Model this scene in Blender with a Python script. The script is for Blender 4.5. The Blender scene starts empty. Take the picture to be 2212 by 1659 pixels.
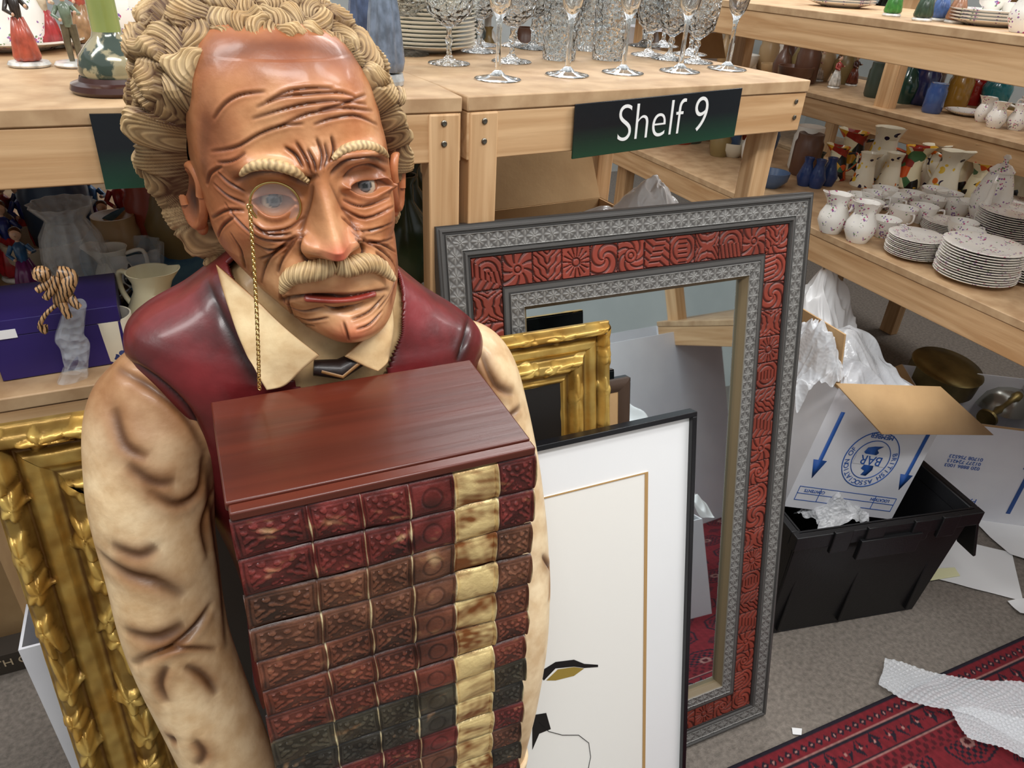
import bpy, math, random
import numpy as np
from math import sin, cos, pi, radians, sqrt, exp
from mathutils import Vector, Matrix
from mathutils.bvhtree import BVHTree
RN=random.Random(11)
SC=bpy.context.scene.collection
# ------------------------------------------------ camera
F=1560.;p=radians(30.9);al=radians(25);ro=radians(3.2)
Z=Vector((0,0,1));Fh=Vector((sin(al),cos(al),0));Rh=Vector((cos(al),-sin(al),0))
fw=Fh*cos(p)-Z*sin(p);up0=Fh*sin(p)+Z*cos(p);CAM=Vector((0,0,1.5))
def ray(px,py):
    dx=px-1106;dy=py-829.5
    return Rh*(dx*cos(ro)+dy*sin(ro))+up0*(dx*sin(ro)-dy*cos(ro))+fw*F
def at(px,py,x=None,y=None,z=None):
    d=ray(px,py)
    t=(x/d.x if x is not None else y/d.y if y is not None else (z-1.5)/d.z)
    return CAM+d*t
def atl(px,py,y0,k):      # leaning plane Y=y0+k*Z
    d=ray(px,py);t=(y0+k*1.5)/(d.y-k*d.z);return CAM+d*t
cd=bpy.data.cameras.new('camera');co=bpy.data.objects.new('camera',cd);SC.objects.link(co)
cr=Rh*cos(ro)+up0*sin(ro);cu=-Rh*sin(ro)+up0*cos(ro)
M=Matrix((cr,cu,-fw)).transposed().to_4x4();M.translation=CAM
co.matrix_world=M;cd.lens=F/2212*36;cd.sensor_width=36;cd.clip_start=.02
bpy.context.scene.camera=co
bpy.context.scene.view_settings.view_transform='Standard'
# ------------------------------------------------ materials
def L(c):
    return tuple(((x/255)/12.92 if x/255<=.04045 else ((x/255+.055)/1.055)**2.4) for x in c)
def mat(n,c,r=.5,m=0,c2=None,ns=20,bs=0,bn=80,coat=0,tr=0,vc=False,wood=None,ior=1.45,sp=None,lo=.35,hi=.65,vor=0,alpha=1,bd=.004):
    M=bpy.data.materials.new(n);M.use_nodes=True;nt=M.node_tree;N=nt.nodes;K=nt.links
    b=N['Principled BSDF'];I=b.inputs
    I['Base Color'].default_value=(*L(c),1);I['Roughness'].default_value=r;I['Metallic'].default_value=m
    I['Coat Weight'].default_value=coat;I['Coat Roughness'].default_value=.15
    I['Transmission Weight'].default_value=tr;I['IOR'].default_value=ior;I['Alpha'].default_value=alpha
    tc=N.new('ShaderNodeTexCoord');vec=tc.outputs['Object']
    if wood:
        mp=N.new('ShaderNodeMapping');K.new(vec,mp.inputs[0]);s=[22.,22.,22.];s['xyz'.index(wood)]=1.2
        mp.inputs['Scale'].default_value=s;vec=mp.outputs[0]
    col=None
    if vc:
        a=N.new('ShaderNodeAttribute');a.attribute_name='Col';col=a.outputs['Color']
    if c2:
        nz=N.new('ShaderNodeTexNoise');nz.inputs['Scale'].default_value=ns;nz.inputs['Detail'].default_value=6
        if wood: nz.inputs['Distortion'].default_value=.6
        K.new(vec,nz.inputs['Vector'])
        rp=N.new('ShaderNodeValToRGB');e=rp.color_ramp.elements
        e[0].position=lo;e[1].position=hi;e[0].color=(*L(c),1);e[1].color=(*L(c2),1)
        K.new(nz.outputs[0],rp.inputs[0])
        if col is not None:
            mx=N.new('ShaderNodeMix');mx.data_type='RGBA';mx.blend_type='MULTIPLY';mx.inputs[0].default_value=1
            K.new(col,mx.inputs[6]);K.new(rp.outputs[0],mx.inputs[7]);col=mx.outputs[2]
        else: col=rp.outputs[0]
    if col is not None: K.new(col,I['Base Color'])
    if bs:
        if vor:
            t=N.new('ShaderNodeTexVoronoi');t.inputs['Scale'].default_value=vor
        else:
            t=N.new('ShaderNodeTexNoise');t.inputs['Scale'].default_value=bn;t.inputs['Detail'].default_value=5
        K.new(vec,t.inputs['Vector'])
        bp=N.new('ShaderNodeBump');bp.inputs['Strength'].default_value=bs;bp.inputs['Distance'].default_value=bd
        K.new(t.outputs[0],bp.inputs['Height']);K.new(bp.outputs[0],I['Normal'])
    return M
def spots(n,base,cols,scale,thr,r=.15,cells=False,dens=.55):
    M=bpy.data.materials.new(n);M.use_nodes=True;nt=M.node_tree;N=nt.nodes;K=nt.links
    b=N['Principled BSDF'];b.inputs['Roughness'].default_value=r
    tc=N.new('ShaderNodeTexCoord');v=N.new('ShaderNodeTexVoronoi');v.inputs['Scale'].default_value=scale
    K.new(tc.outputs['Object'],v.inputs['Vector'])
    sx=N.new('ShaderNodeSeparateColor');K.new(v.outputs['Color'],sx.inputs[0])
    rp=N.new('ShaderNodeValToRGB');rp.color_ramp.interpolation='CONSTANT';e=rp.color_ramp.elements
    while len(e)<len(cols): e.new(.5)
    for i,c in enumerate(cols): e[i].position=i/len(cols);e[i].color=(*L(c),1)
    K.new(sx.outputs[0],rp.inputs[0])
    if cells: K.new(rp.outputs[0],b.inputs['Base Color']);return M
    lt=N.new('ShaderNodeMath');lt.operation='LESS_THAN';lt.inputs[1].default_value=thr;K.new(v.outputs['Distance'],lt.inputs[0])
    nz=N.new('ShaderNodeTexNoise');nz.inputs['Scale'].default_value=scale*.28;K.new(tc.outputs['Object'],nz.inputs['Vector'])
    g=N.new('ShaderNodeMath');g.operation='GREATER_THAN';g.inputs[1].default_value=dens;K.new(nz.outputs[0],g.inputs[0])
    mu=N.new('ShaderNodeMath');mu.operation='MULTIPLY';K.new(lt.outputs[0],mu.inputs[0]);K.new(g.outputs[0],mu.inputs[1])
    mx=N.new('ShaderNodeMix');mx.data_type='RGBA';mx.inputs[6].default_value=(*L(base),1)
    K.new(mu.outputs[0],mx.inputs[0]);K.new(rp.outputs[0],mx.inputs[7]);K.new(mx.outputs[2],b.inputs['Base Color']);return M
pine={a:mat('pine_'+a,(214,176,132),.55,c2=(184,142,98),ns=2.2,wood=a,bs=.2,bn=3) for a in 'xyz'}
top_m=mat('shelf_board',(198,166,128),.5,c2=(172,138,102),ns=22,bs=.05)
screw_m=mat('screw',(120,115,105),.35,m=1)
white_m=mat('white_paint',(240,240,238),.5)
china=mat('china_white',(238,234,222),.15)
floral=spots('china_floral',(240,236,228),[(190,86,130),(120,146,104),(132,100,168),(150,110,160)],150,.42,dens=.56)
glass=mat('clear_glass',(250,252,252),.02,tr=1,ior=1.48)
cutglass=mat('cut_glass',(250,252,252),.03,tr=1,ior=1.5,bs=.9,vor=110)
ice=mat('crystal_glass',(240,246,250),.04,alpha=.26,bs=1.,vor=90,coat=1)
card=mat('cardboard',(200,164,118),.8,c2=(184,148,104),ns=8,bs=.1)
cardw=mat('white_card',(232,232,236),.6,c2=(222,222,228),ns=6)
blueprint=mat('blue_print',(40,90,170),.6)
paper=mat('paper',(240,240,240),.6)
wrapf=mat('wrap_film',(243,246,250),.12,alpha=.6,bs=.25,vor=120,coat=.6)
wrapw=mat('wrap_film_white',(255,255,255),.15,alpha=.8,bs=.12,vor=140,coat=.6)
bubf=mat('bubble_wrap_film',(248,250,253),.14,alpha=.7,bs=.6,vor=120,coat=.6)
blackp=mat('black_plastic',(20,20,22),.42,bs=.1,bn=200)
brass=mat('old_brass',(160,140,88),.35,m=.8,c2=(100,88,56),ns=9)
skm=mat('face_paint',(255,255,255),.40,vc=True,coat=.2,bs=.2,bn=80,c2=(228,216,206),ns=38)
vcm=mat('statue_paint',(255,255,255),.46,vc=True,coat=.12,bs=.2,bn=80,c2=(226,214,202),ns=38)
hairm=mat('hair_paint',(255,255,255),.55,vc=True,coat=.05,bs=.12,c2=(222,208,192),ns=40)
leather=mat('waistcoat_paint',(255,255,255),.38,vc=True,coat=.25,bs=.2,bn=50,c2=(170,146,142),ns=16)
matt_v=mat('matt_paint',(255,255,255),.6,vc=True)
carve_m=mat('carved_wood',(255,255,255),.45,vc=True,bs=.05)
gold_v=mat('gold_leaf',(255,255,255),.36,m=.5,vc=True,bs=.12,bn=120,c2=(226,206,176),ns=22)
mirror_m=mat('mirror_glass',(215,225,228),.02,m=1)
# ------------------------------------------------ mesh tools
def s_box(lo,hi):
    x0,y0,z0=lo;x1,y1,z1=hi
    V=[(x0,y0,z0),(x1,y0,z0),(x1,y1,z0),(x0,y1,z0),(x0,y0,z1),(x1,y0,z1),(x1,y1,z1),(x0,y1,z1)]
    return V,[(0,3,2,1),(4,5,6,7),(0,1,5,4),(1,2,6,5),(2,3,7,6),(3,0,4,7)]
def s_lathe(pr,n=32,c=(0,0,0),pleat=0,pn=12):
    V=[];Fc=[];prev=None
    for r,z in pr:
        if r<=1e-6: V.append((c[0],c[1],c[2]+z));cur=[len(V)-1]
        else:
            cur=[]
            for i in range(n):
                a=2*pi*i/n;rr=r*(1+pleat*cos(pn*a));V.append((c[0]+rr*cos(a),c[1]+rr*sin(a),c[2]+z));cur.append(len(V)-1)
        if prev is not None:
            if len(prev)==1 and len(cur)>1:
                for i in range(n): Fc.append((prev[0],cur[(i+1)%n],cur[i]))
            elif len(cur)==1 and len(prev)>1:
                for i in range(n): Fc.append((prev[i],prev[(i+1)%n],cur[0]))
            elif len(cur)>1:
                for i in range(n): Fc.append((prev[i],prev[(i+1)%n],cur[(i+1)%n],cur[i]))
        prev=cur
    return V,Fc
def s_tube(path,rad,n=12,gr=0,gn=7,flat=1,cap=True):
    P=[Vector(q) for q in path];V=[];Fc=[];m=len(P)
    if not hasattr(rad,'__len__'): rad=[rad]*m
    t0=(P[1]-P[0]).normalized();a=Vector((0,0,1)) if abs(t0.z)<.9 else Vector((1,0,0))
    nn=(a-t0*a.dot(t0)).normalized()
    for i in range(m):
        t=(P[min(i+1,m-1)]-P[max(i-1,0)]).normalized()
        nn=(nn-t*nn.dot(t)).normalized();bb=t.cross(nn)
        for j in range(n):
            an=2*pi*j/n;r=rad[i]*(1+gr*cos(gn*an))
            V.append(P[i]+nn*(r*cos(an)*flat)+bb*(r*sin(an)))
    for i in range(m-1):
        for j in range(n):
            k=(j+1)%n;Fc.append((i*n+j,i*n+k,(i+1)*n+k,(i+1)*n+j))
    if cap:
        Fc.append(tuple(range(n-1,-1,-1)));Fc.append(tuple((m-1)*n+j for j in range(n)))
    return [tuple(v) for v in V],Fc
def s_sph(c,r,nu=20,nv=12):
    if not hasattr(r,'__len__'): r=(r,r,r)
    pr=[(sin(pi*i/nv),-cos(pi*i/nv)) for i in range(nv+1)];pr[0]=(0,-1);pr[-1]=(0,1)
    V,Fc=s_lathe(pr,nu)
    return [(c[0]+v[0]*r[0],c[1]+v[1]*r[1],c[2]+v[2]*r[2]) for v in V],Fc
def s_torus(c,Rr,r,ax='y',n=32,m=8,el=1):
    V=[];Fc=[]
    for i in range(n):
        a=2*pi*i/n
        for j in range(m):
            b=2*pi*j/m;q=Rr+r*cos(b);u=q*cos(a);v=q*sin(a)*el;w=r*sin(b)
            V.append({'y':(c[0]+u,c[1]+w,c[2]+v),'z':(c[0]+u,c[1]+v,c[2]+w),'x':(c[0]+w,c[1]+u,c[2]+v)}[ax])
    for i in range(n):
        for j in range(m): Fc.append((i*m+j,((i+1)%n)*m+j,((i+1)%n)*m+(j+1)%m,i*m+(j+1)%m))
    return V,Fc
def s_grid(P,closed=False):
    nr,na=P.shape[:2];V=P.reshape(-1,3);idx=np.arange(nr*na).reshape(nr,na)
    if closed: nx=np.roll(idx,-1,1);a=idx[:-1];b=nx[:-1];c=nx[1:];d=idx[1:]
    else: a=idx[:-1,:-1];b=idx[:-1,1:];c=idx[1:,1:];d=idx[1:,:-1]
    return V,np.stack([a.ravel(),b.ravel(),c.ravel(),d.ravel()],1).tolist()
class MB:
    def __init__(s): s.V=[];s.F=[];s.MI=[];s.C=[];s.n=0
    def add(s,vf,mi=0,col=None,X=None):
        V,Fc=vf;V=np.array([tuple(v) for v in V]) if not isinstance(V,np.ndarray) else V
        if X is not None:
            A=np.array(X);V=V@A[:3,:3].T+A[:3,3]
        s.V.append(V);n=s.n
        s.F+=[tuple(i+n for i in f) for f in Fc]
        s.MI+=(list(mi) if hasattr(mi,'__len__') else [mi]*len(Fc))
        c=np.ones((len(V),3)) if col is None else (np.tile(np.array(col,float),(len(V),1)) if np.ndim(col)==1 else col)
        s.C.append(c);s.n+=len(V);return s
    def obj(s,name,mats,parent=None,loc=(0,0,0),rot=(0,0,0),ang=40,bevel=0,world=False,solid=0,sub=0):
        me=bpy.data.meshes.new(name);V=np.concatenate(s.V)
        me.from_pydata(V.tolist(),[],s.F)
        if not isinstance(mats,(list,tuple)): mats=[mats]
        for m in mats: me.materials.append(m)
        me.polygons.foreach_set('material_index',s.MI)
        me.polygons.foreach_set('use_smooth',[True]*len(s.F))
        C=np.concatenate(s.C);a=me.color_attributes.new('Col','FLOAT_COLOR','POINT')
        a.data.foreach_set('color',np.concatenate([C,np.ones((len(C),1))],1).ravel())
        me.update();me.set_sharp_from_angle(angle=radians(ang))
        o=bpy.data.objects.new(name,me);SC.objects.link(o)
        o.location=loc;o.rotation_euler=rot
        if parent is not None:
            o.parent=parent
            if world: o.location=Vector(loc)-parent.location
        if bevel:
            b=o.modifiers.new('b','BEVEL');b.width=bevel;b.segments=2;b.limit_method='ANGLE'
        if solid:
            b=o.modifiers.new('s','SOLIDIFY');b.thickness=solid;b.offset=0
        if sub:
            b=o.modifiers.new('u','SUBSURF');b.levels=sub;b.render_levels=sub
        return o
def one(vf,name,m,parent=None,**k): return MB().add(vf).obj(name,m,parent,**k)
def tag(o,label,cat,group=None,kind=None):
    o['label']=label;o['category']=cat
    if group: o['group']=group
    if kind: o['kind']=kind
    return o
def thing(name,label,cat,loc=(0,0,0),rz=0,rx=0,group=None):
    e=bpy.data.objects.new(name,None);e.empty_display_size=.05;SC.objects.link(e);e.location=loc;e.rotation_euler=(rx,0,rz)
    return tag(e,label,cat,group)
def dup(src,loc,rz=0,label=None,scale=None,rot=None):
    o=src.copy();SC.objects.link(o);o.location=loc;o.rotation_euler=rot or (0,0,rz)
    if scale: o.scale=(scale,)*3 if not hasattr(scale,'__len__') else scale
    if label: o['label']=label
    def rec(a,b):
        for c in a.children:
            k=c.copy();SC.objects.link(k);k.parent=b;rec(c,k)
    rec(src,o);return o
def text(body,size,parent,loc,rot,m,name='lettering',ext=.0004,ax='CENTER',sx=1,off=0):
    cu=bpy.data.curves.new('t','FONT');cu.body=body;cu.size=size;cu.align_x=ax;cu.align_y='CENTER';cu.extrude=ext;cu.offset=off
    to=bpy.data.objects.new('t',cu);SC.objects.link(to);bpy.context.view_layer.update()
    me=bpy.data.meshes.new_from_object(to.evaluated_get(bpy.context.evaluated_depsgraph_get()));bpy.data.objects.remove(to)
    me.materials.clear();me.materials.append(m);me.name=name
    o=bpy.data.objects.new(name,me);SC.objects.link(o);o.parent=parent;o.location=loc;o.rotation_euler=rot;o.scale=(sx,1,1);return o
def catm(tab,n):
    T=np.array(tab,float);k=len(T);t=np.linspace(0,k-1,n);i=np.clip(t.astype(int),0,k-2);f=(t-i)[:,None]
    g=lambda j:T[np.clip(j,0,k-1)]
    a,b,c,d=g(i-1),g(i),g(i+1),g(i+2)
    return .5*((2*b)+(-a+c)*f+(2*a-5*b+4*c-d)*f*f+(-a+3*b-3*c+d)*f**3)
def fn(P,s,seed,k=7):
    r=np.random.RandomState(seed);o=0
    for i in range(k):
        d=r.normal(size=3);d/=np.linalg.norm(d);o=o+np.sin(P@d*s*(.6+r.rand())+r.rand()*6.28)
    return o/k**.5/1.2
def gnorm(P,closed=True):
    if closed: du=np.roll(P,-1,1)-np.roll(P,1,1)
    else: du=np.gradient(P,axis=1)
    dv=np.gradient(P,axis=0);n=np.cross(du,dv);n/=np.linalg.norm(n,axis=2,keepdims=True)+1e-12;return n
def polyd(P,pts,rad):
    pts=np.array([tuple(q) for q in pts]);lo=pts.min(0)-rad;hi=pts.max(0)+rad
    ii=np.where(np.all((P>lo)&(P<hi),1))[0];D=np.full(len(ii),9.);Q=P[ii];U=np.zeros(len(ii));m=len(pts)-1
    for j in range(m):
        a,b=pts[j],pts[j+1];ab=b-a;t=np.clip(((Q-a)@ab)/(ab@ab+1e-12),0,1)
        d=np.linalg.norm(Q-a-t[:,None]*ab,axis=1);w=d<D;D[w]=d[w];U[w]=(j+t[w])/m
    return ii,D,U
def smoothpts(pts,n=14): return catm(pts,n)
def lerp(a,b,t): t=np.clip(t,0,1)[...,None];return np.array(a)*(1-t)+np.array(b)*t
# ------------------------------------------------ room
def setting(o): o['kind']='structure';return o
floor_m=mat('carpet_floor',(152,142,132),.95,c2=(118,110,102),ns=90,bs=.8,bn=350,lo=.3,hi=.7)
setting(one(s_box((-3.2,-3.2,-.05),(5.2,5.2,0)),'floor',floor_m))
wall_m=mat('wall_paint',(205,208,205),.8,c2=(190,194,192),ns=2)
setting(one(s_box((-3.2,5.1,0),(5.2,5.2,2.9)),'wall_back',wall_m))
setting(one(s_box((5.1,-3.2,0),(5.2,5.1,2.9)),'wall_right',wall_m))
setting(one(s_box((-3.2,-3.2,0),(5.1,-3.1,2.9)),'wall_front',wall_m))
setting(one(s_box((-3.3,-3.2,0),(-3.2,5.2,2.9)),'wall_left',wall_m))
# ------------------------------------------------ shelving
def unit(name,label,loc,rz,W,D,zs,posts,beam_h=.066,mat_top=top_m,ax='x'):
    e=thing(name,label,'shelves',loc,rz)
    for z in zs:
        one(s_box((0,0,z-.02),(W,D,z)),'shelf_board',mat_top,e,bevel=.002)
        for y0 in (.002,D-.035): one(s_box((.001,y0,z-.02-beam_h),(W-.001,y0+.033,z-.0205)),'beam',pine[ax],e,bevel=.002)
    h=max(zs)-.021
    for x0,y0 in posts: one(s_box((x0,y0,0),(x0+.045,y0+.036,h)),'post',pine['z'],e,bevel=.003)
    return e
OR=(.3615,.967,0)
uR=unit('shelving_unit','pine shelving unit with green sign and glasses on top',OR,radians(6.6),.68,.56,[1.33,.72],[(.004,-.0012),(.627,.038),(.004,.52),(.627,.52)])
uL=unit('shelving_unit','pine shelving unit behind the statue, crowded with ornaments',(-.95,.941,-.0006),radians(1.2),1.305,.60,[1.33,.985],[(1.257,-.0012),(.02,.04),(1.257,.55),(.02,.55)])
scr=[(0,0),(.0042,0),(.0042,.0012),(.003,.002),(0,.0012)]
for e,x in ((uR,.026),(uL,1.278)):
    for z in (1.297,1.27): one(s_lathe(scr,16),'screw',screw_m,e,loc=(x,-.0015,z),rot=(radians(90),0,0))
for x,z in ((.655,1.295),(.66,1.268)): one(s_lathe(scr,16),'screw',screw_m,uR,loc=(x,.001,z),rot=(radians(90),0,0))
def gradient_sign(n):
    M=bpy.data.materials.new(n);M.use_nodes=True;nt=M.node_tree;N=nt.nodes;K=nt.links
    b=N['Principled BSDF'];b.inputs['Roughness'].default_value=.18
    tc=N.new('ShaderNodeTexCoord');sp=N.new('ShaderNodeSeparateXYZ');K.new(tc.outputs['Generated'],sp.inputs[0])
    rp=N.new('ShaderNodeValToRGB');e=rp.color_ramp.elements;e[0].color=(*L((22,62,44)),1);e[0].position=.0;e[1].color=(*L((16,20,26)),1);e[1].position=.55
    K.new(sp.outputs[2],rp.inputs[0]);K.new(rp.outputs[0],b.inputs['Base Color']);return M
sgm=gradient_sign('sign_laminate')
Mi=(Matrix.Translation(OR)@Matrix.Rotation(radians(6.6),4,'Z')).inverted()
def onunit(px,py,yy=-.004):
    a=Mi@CAM;d=Mi.to_3x3()@ray(px,py);t=(yy-a.y)/d.y;return a+d*t
c=[onunit(*q) for q in ((1242,225),(1597,190),(1590,298),(1235,340))]
sw=(c[1].x-c[0].x+c[2].x-c[3].x)/2;shh=(c[0].z-c[3].z+c[1].z-c[2].z)/2;cc=(c[0]+c[1]+c[2]+c[3])/4
tl=math.atan2(c[1].z-c[0].z,c[1].x-c[0].x)
sg=one(s_box((-sw/2,-.0015,-shh/2),(sw/2,.0015,shh/2)),'sign',sgm,uR,loc=cc,rot=(0,-tl,0),bevel=.0008)
sg['label']='dark green laminated sign reading Shelf 9'
text('Shelf 9',.080,sg,(0.005,-.002,0.002),(radians(90),0,0),white_m,sx=.88,off=-.0011)
sl=one(s_box((-.15,-.0015,-.042),(0.11,.0015,.042)),'sign',sgm,uL,loc=(at(205,312,y=.945).x+.95+.15,-.004,1.279),rot=(0,radians(1),0))
def runit(name,label,x0,y0,y1,D,zs,posty,bh=.075):
    e=thing(name,label,'shelves',(x0,y0,0));W=y1-y0
    for z in zs:
        one(s_box((0,0,z-.02),(D,W,z)),'shelf_board',top_m,e,bevel=.002)
        for q in (.002,D-.04): one(s_box((q,.001,z-.02-bh),(q+.035,W-.001,z-.0205)),'beam',pine['y'],e,bevel=.002)
    for yy in posty:
        for q in (.04,D-.085): one(s_box((q,yy,0),(q+.045,yy+.07,max(zs)-.021)),'post',pine['z'],e,bevel=.003)
    return e
runit('shelving_unit','pine shelving unit loaded with floral china',1.645,-.5,2.75,.62,[.85,1.40],[.02,3.1])
runit('shelving_unit','pine shelving unit with coloured vases and figurines',2.46,.6,3.7,.6,[.55,1.05,1.56],[.3,1.5,2.95])
runit('shelving_unit','far pine shelving unit with assorted boxes and ornaments',3.6,.6,4.6,.6,[.5,.9,1.25,1.6],[.3,1.5,2.8])
e=unit('shelving_unit','far pine shelving unit holding china and cartons',(-1.2,2.85,0),0,2.9,.6,[.6,1.05,1.5],[(.3,.04),(1.6,.04),(2.8,.04),(2.8,.5),(.3,.5)])
# ------------------------------------------------ frames
def frame_side(MBo,W,H,w,fun,dl,ds):
    for k,Ls in enumerate((W,H,W,H)):
        nl=max(8,int(Ls/dl));s=np.concatenate([[0],np.linspace(0,w,int(w/ds)),[w]])
        a,S=np.meshgrid(np.linspace(0,1,nl),s);Ln=S+(Ls-2*S)*a
        h,col=fun(Ln,S,Ls,k);h=h.copy();h[0]=0;h[-1]=0
        x,z=[(Ln,S),(W-S,Ln),(W-Ln,H-S),(S,H-Ln)][k]
        MBo.add(s_grid(np.stack([x,-h,z],2)),0,col.reshape(-1,3))
    for lo,hi in (((.002,.002),(W-.002,w*.9)),((.002,H-w*.9),(W-.002,H-.002)),((.002,.002),(w*.9,H-.002)),((W-w*.9,.002),(W-.002,H-.002))):
        MBo.add(s_box((lo[0],-.001,lo[1]),(hi[0],.004,hi[1])),0,(.02,.02,.02))
G1=L((150,148,144));GD=L((72,69,67));GB=L((54,52,51));RD=L((140,60,46));RK=L((56,24,20))
def mirror_fun(l,s,Ls,k):
    h=np.full_like(l,.022);col=np.tile(np.array(GB),l.shape+(1,))
    def leaf(s0,s1):
        nonlocal h,col
        m=(s>=s0)&(s<=s1);v=(s-s0)/(s1-s0);w=(v-.5)*2;u=(l/.030)%1-.5
        d1=np.abs(u)*2.3+np.abs(w)*1.0;d2=(1-np.abs(u)*2)*1.5+np.abs(1-np.abs(w))*1.0
        lf=np.clip(1.1-d1,0,1)**.5;lf2=np.clip(1.1-d2,0,1)**.5;th=np.arctan2(w,u*2.2)
        rib=.5+.5*np.cos(th*8);rib2=.5+.5*np.cos(np.arctan2(np.abs(w)-1,(np.abs(u)-.5)*2.2)*8)
        hh=np.clip(lf*(.3+.7*rib)+lf2*(.3+.7*rib2)+.7*(np.abs(w)>.92),0,1)
        h=np.where(m,.022+.0026*hh,h);cc=lerp(GD,G1,hh*1.0+.1);col=np.where(m[...,None],cc,col)
    leaf(.014,.038);leaf(.112,.134)
    rid=((s>.005)&(s<.009))|((s>.041)&(s<.045));h=np.where(rid,.0255,h)
    m=((s>.002)&(s<.012))|((s>.039)&(s<.046))|((s>.103)&(s<.109));col=np.where(m[...,None],np.array(L((84,82,80))),col)
    m=(s>=.050)&(s<=.100);tn=round(Ls/.052);tw=Ls/tn;ti=np.floor(l/tw).astype(int);a=((l/tw)%1-.5)*2;b=(s-.075)/.025
    r=np.sqrt(a*a+b*b);th=np.arctan2(b,a);kd=(ti*7+k*5+ti*ti*3)%9
    pats=[np.where(r<.4,np.sin(r*22),np.sin(th*9+r*4)),np.where(r<.35,np.sin(r*18),np.sin(th*16))*(r<.95),np.sin((np.abs(a)*1.3+b)*11+np.sin(b*9)),np.where(np.abs(a)<.35,np.sin(b*20),np.sin(r*15)),
          np.where(b>0,np.sin(a*19+b*4),np.sin(r*16)),np.sin((np.abs(a)-np.abs(b))*13+2*np.cos(a*6)),np.cos(th*4+r*11),np.where(np.abs(a-b*.4)<.4,np.sin(b*18),np.sin(a*9+b*11)),np.where(r<.5,np.sin(r*24),np.sin(th*7-r*11))]
    g=np.choose(kd,pats);g=np.clip(g*3+2.1,-1,1)*.5+.5
    g=np.where((np.abs(a)>.95)|(np.abs(b)>.96),0,g);tv=.8+.3*np.sin(ti*12.9+k)**2
    h=np.where(m,.0185+.0026*g,h);col=np.where(m[...,None],lerp(RK,RD,g*.9+.08*np.sin(l*90))*tv[...,None],col)
    m=s>.134;h=np.where(m,.022-.010*(s-.134)/.008,h);col=np.where(m[...,None],np.array(L((120,104,78))),col)
    return h,col
LEAN=12.9;K=math.tan(radians(LEAN))
mr=thing('framed_mirror','large carved grey and red framed mirror leaning on the shelving','mirror',(1.023-.71,.719,0.002),0,-radians(LEAN))
b=MB();frame_side(b,.71,1.178,.142,mirror_fun,.0015,.0010);b.obj('frame',carve_m,mr,ang=60)
one(s_box((.138,-.006,.138),(.572,-.003,1.04)),'mirror_glass',mirror_m,mr)
GO=L((232,198,112));GK=L((104,74,30))
def gold_fun(w,seed,orn,dp=1.):
    def f(l,s,Ls,k):
        t=s/w;P=np.stack([l+k*3,s,l*0],2);sm=lambda c_,w_,k_:1/(1+np.exp(-(w_-np.abs(t-c_))*k_))
        prof=.010+.020*sm(.12,.075,90)+.010*sm(.36,.08,80)+.016*sm(.66,.10,70)+.006*sm(.90,.03,120)
        n1=fn(P,60,seed);n2=fn(P,260,seed+1);n3=fn(P,120,seed+5)
        q=l/.066+.30*n1;cell=q-np.floor(q);d=(cell-.5)*2;par=np.floor(q)%2
        def lobe(c_,w_):
            sk=d*(1+.25*np.sign(d)*(par*2-1));cc_=(t-c_-.18*w_*(par*2-1))/w_
            rr_=np.sqrt(sk**2+cc_**2);tt_=np.arctan2(cc_,sk);out=.84+.18*np.cos(tt_*5)+.08*n3
            return np.clip((out-rr_)*3.2,0,1)**.6,np.abs(np.cos(tt_*5/2))
        a1,v1=lobe(.13,.13);a2,v2=lobe(.65,.16);ce=np.maximum(a1,a2);vein=np.where(a1>a2,v1,v2)
        h=prof+orn*(.0058*ce+.0022*ce*vein)+.0003*n2+.0005*n3
        c=lerp(GK,GO,.52+.46*ce*orn*(.25+.75*vein)+.32*(1-orn)+.07*n1+.08*n2+.08*n3-.5*np.exp(-((t-.245)/.022)**2)-.5*np.exp(-((t-.50)/.02)**2)-.5*np.exp(-((t-.82)/.025)**2)-.35*orn*np.exp(-((ce-.08)/.12)**2)*((np.abs(t-.13)<.13)|(np.abs(t-.65)<.15)));return h*dp,c
    return f
def picture(name,label,cat,px_tr,y0,W,H,w,fun,m,dl=.003,ds=.003,lean=LEAN):
    kk=math.tan(radians(lean));q=atl(*px_tr,y0,kk)
    e=thing(name,label,cat,(q.x-W,y0,0.002),0,-radians(lean))
    b=MB();frame_side(b,W,H,w,fun,dl,ds);b.obj('frame',m,e,ang=50);return e,q
q=atl(1310,693,.672,K);Hh=q.z/cos(radians(LEAN))
e,_=picture('picture_frame','ornate carved gilt frame leaning against the mirror','picture frame',(1310,693),.672,.46,Hh,.095,gold_fun(.095,3,.6,.76),gold_v,.0018,.0012)
one(s_box((.085,-.008,.085),(.375,-.004,Hh-.085)),'picture_panel',mat('dark_panel',(26,22,20),.5),e)
q=atl(1355,815,.690,K)
def dark_fun(l,s,Ls,k): return .008+.003*np.sin(s/.02*pi),np.tile(np.array(L((70,52,40))),l.shape+(1,))
e,_=picture('picture_frame','slim dark brown wooden frame behind the gilt frame','picture frame',(1355,815),.690,.3,q.z/cos(radians(LEAN)),.022,dark_fun,matt_v,.05,.004)
one(s_box((.02,-.006,.02),(.28,-.003,q.z/cos(radians(LEAN))-.02)),'picture_panel',card,e)
kk=math.tan(radians(14.0));y0=.598;q=atl(1492,884,y0,kk);ca=cos(radians(14.0));Wp=.50;Hp=q.z/ca
pw=thing('framed_picture','thin black metal framed print with white mount and bird drawing','picture',(q.x-Wp,y0,.002),0,-radians(14.0))
b=MB()
for lo,hi in (((0,-.018,0),(Wp,.002,.009)),((0,-.018,Hp-.009),(Wp,.002,Hp)),((0,-.018,.009),(.009,.002,Hp-.009)),((Wp-.009,-.018,.009),(Wp,.002,Hp-.009))): b.add(s_box(lo,hi))
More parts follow.
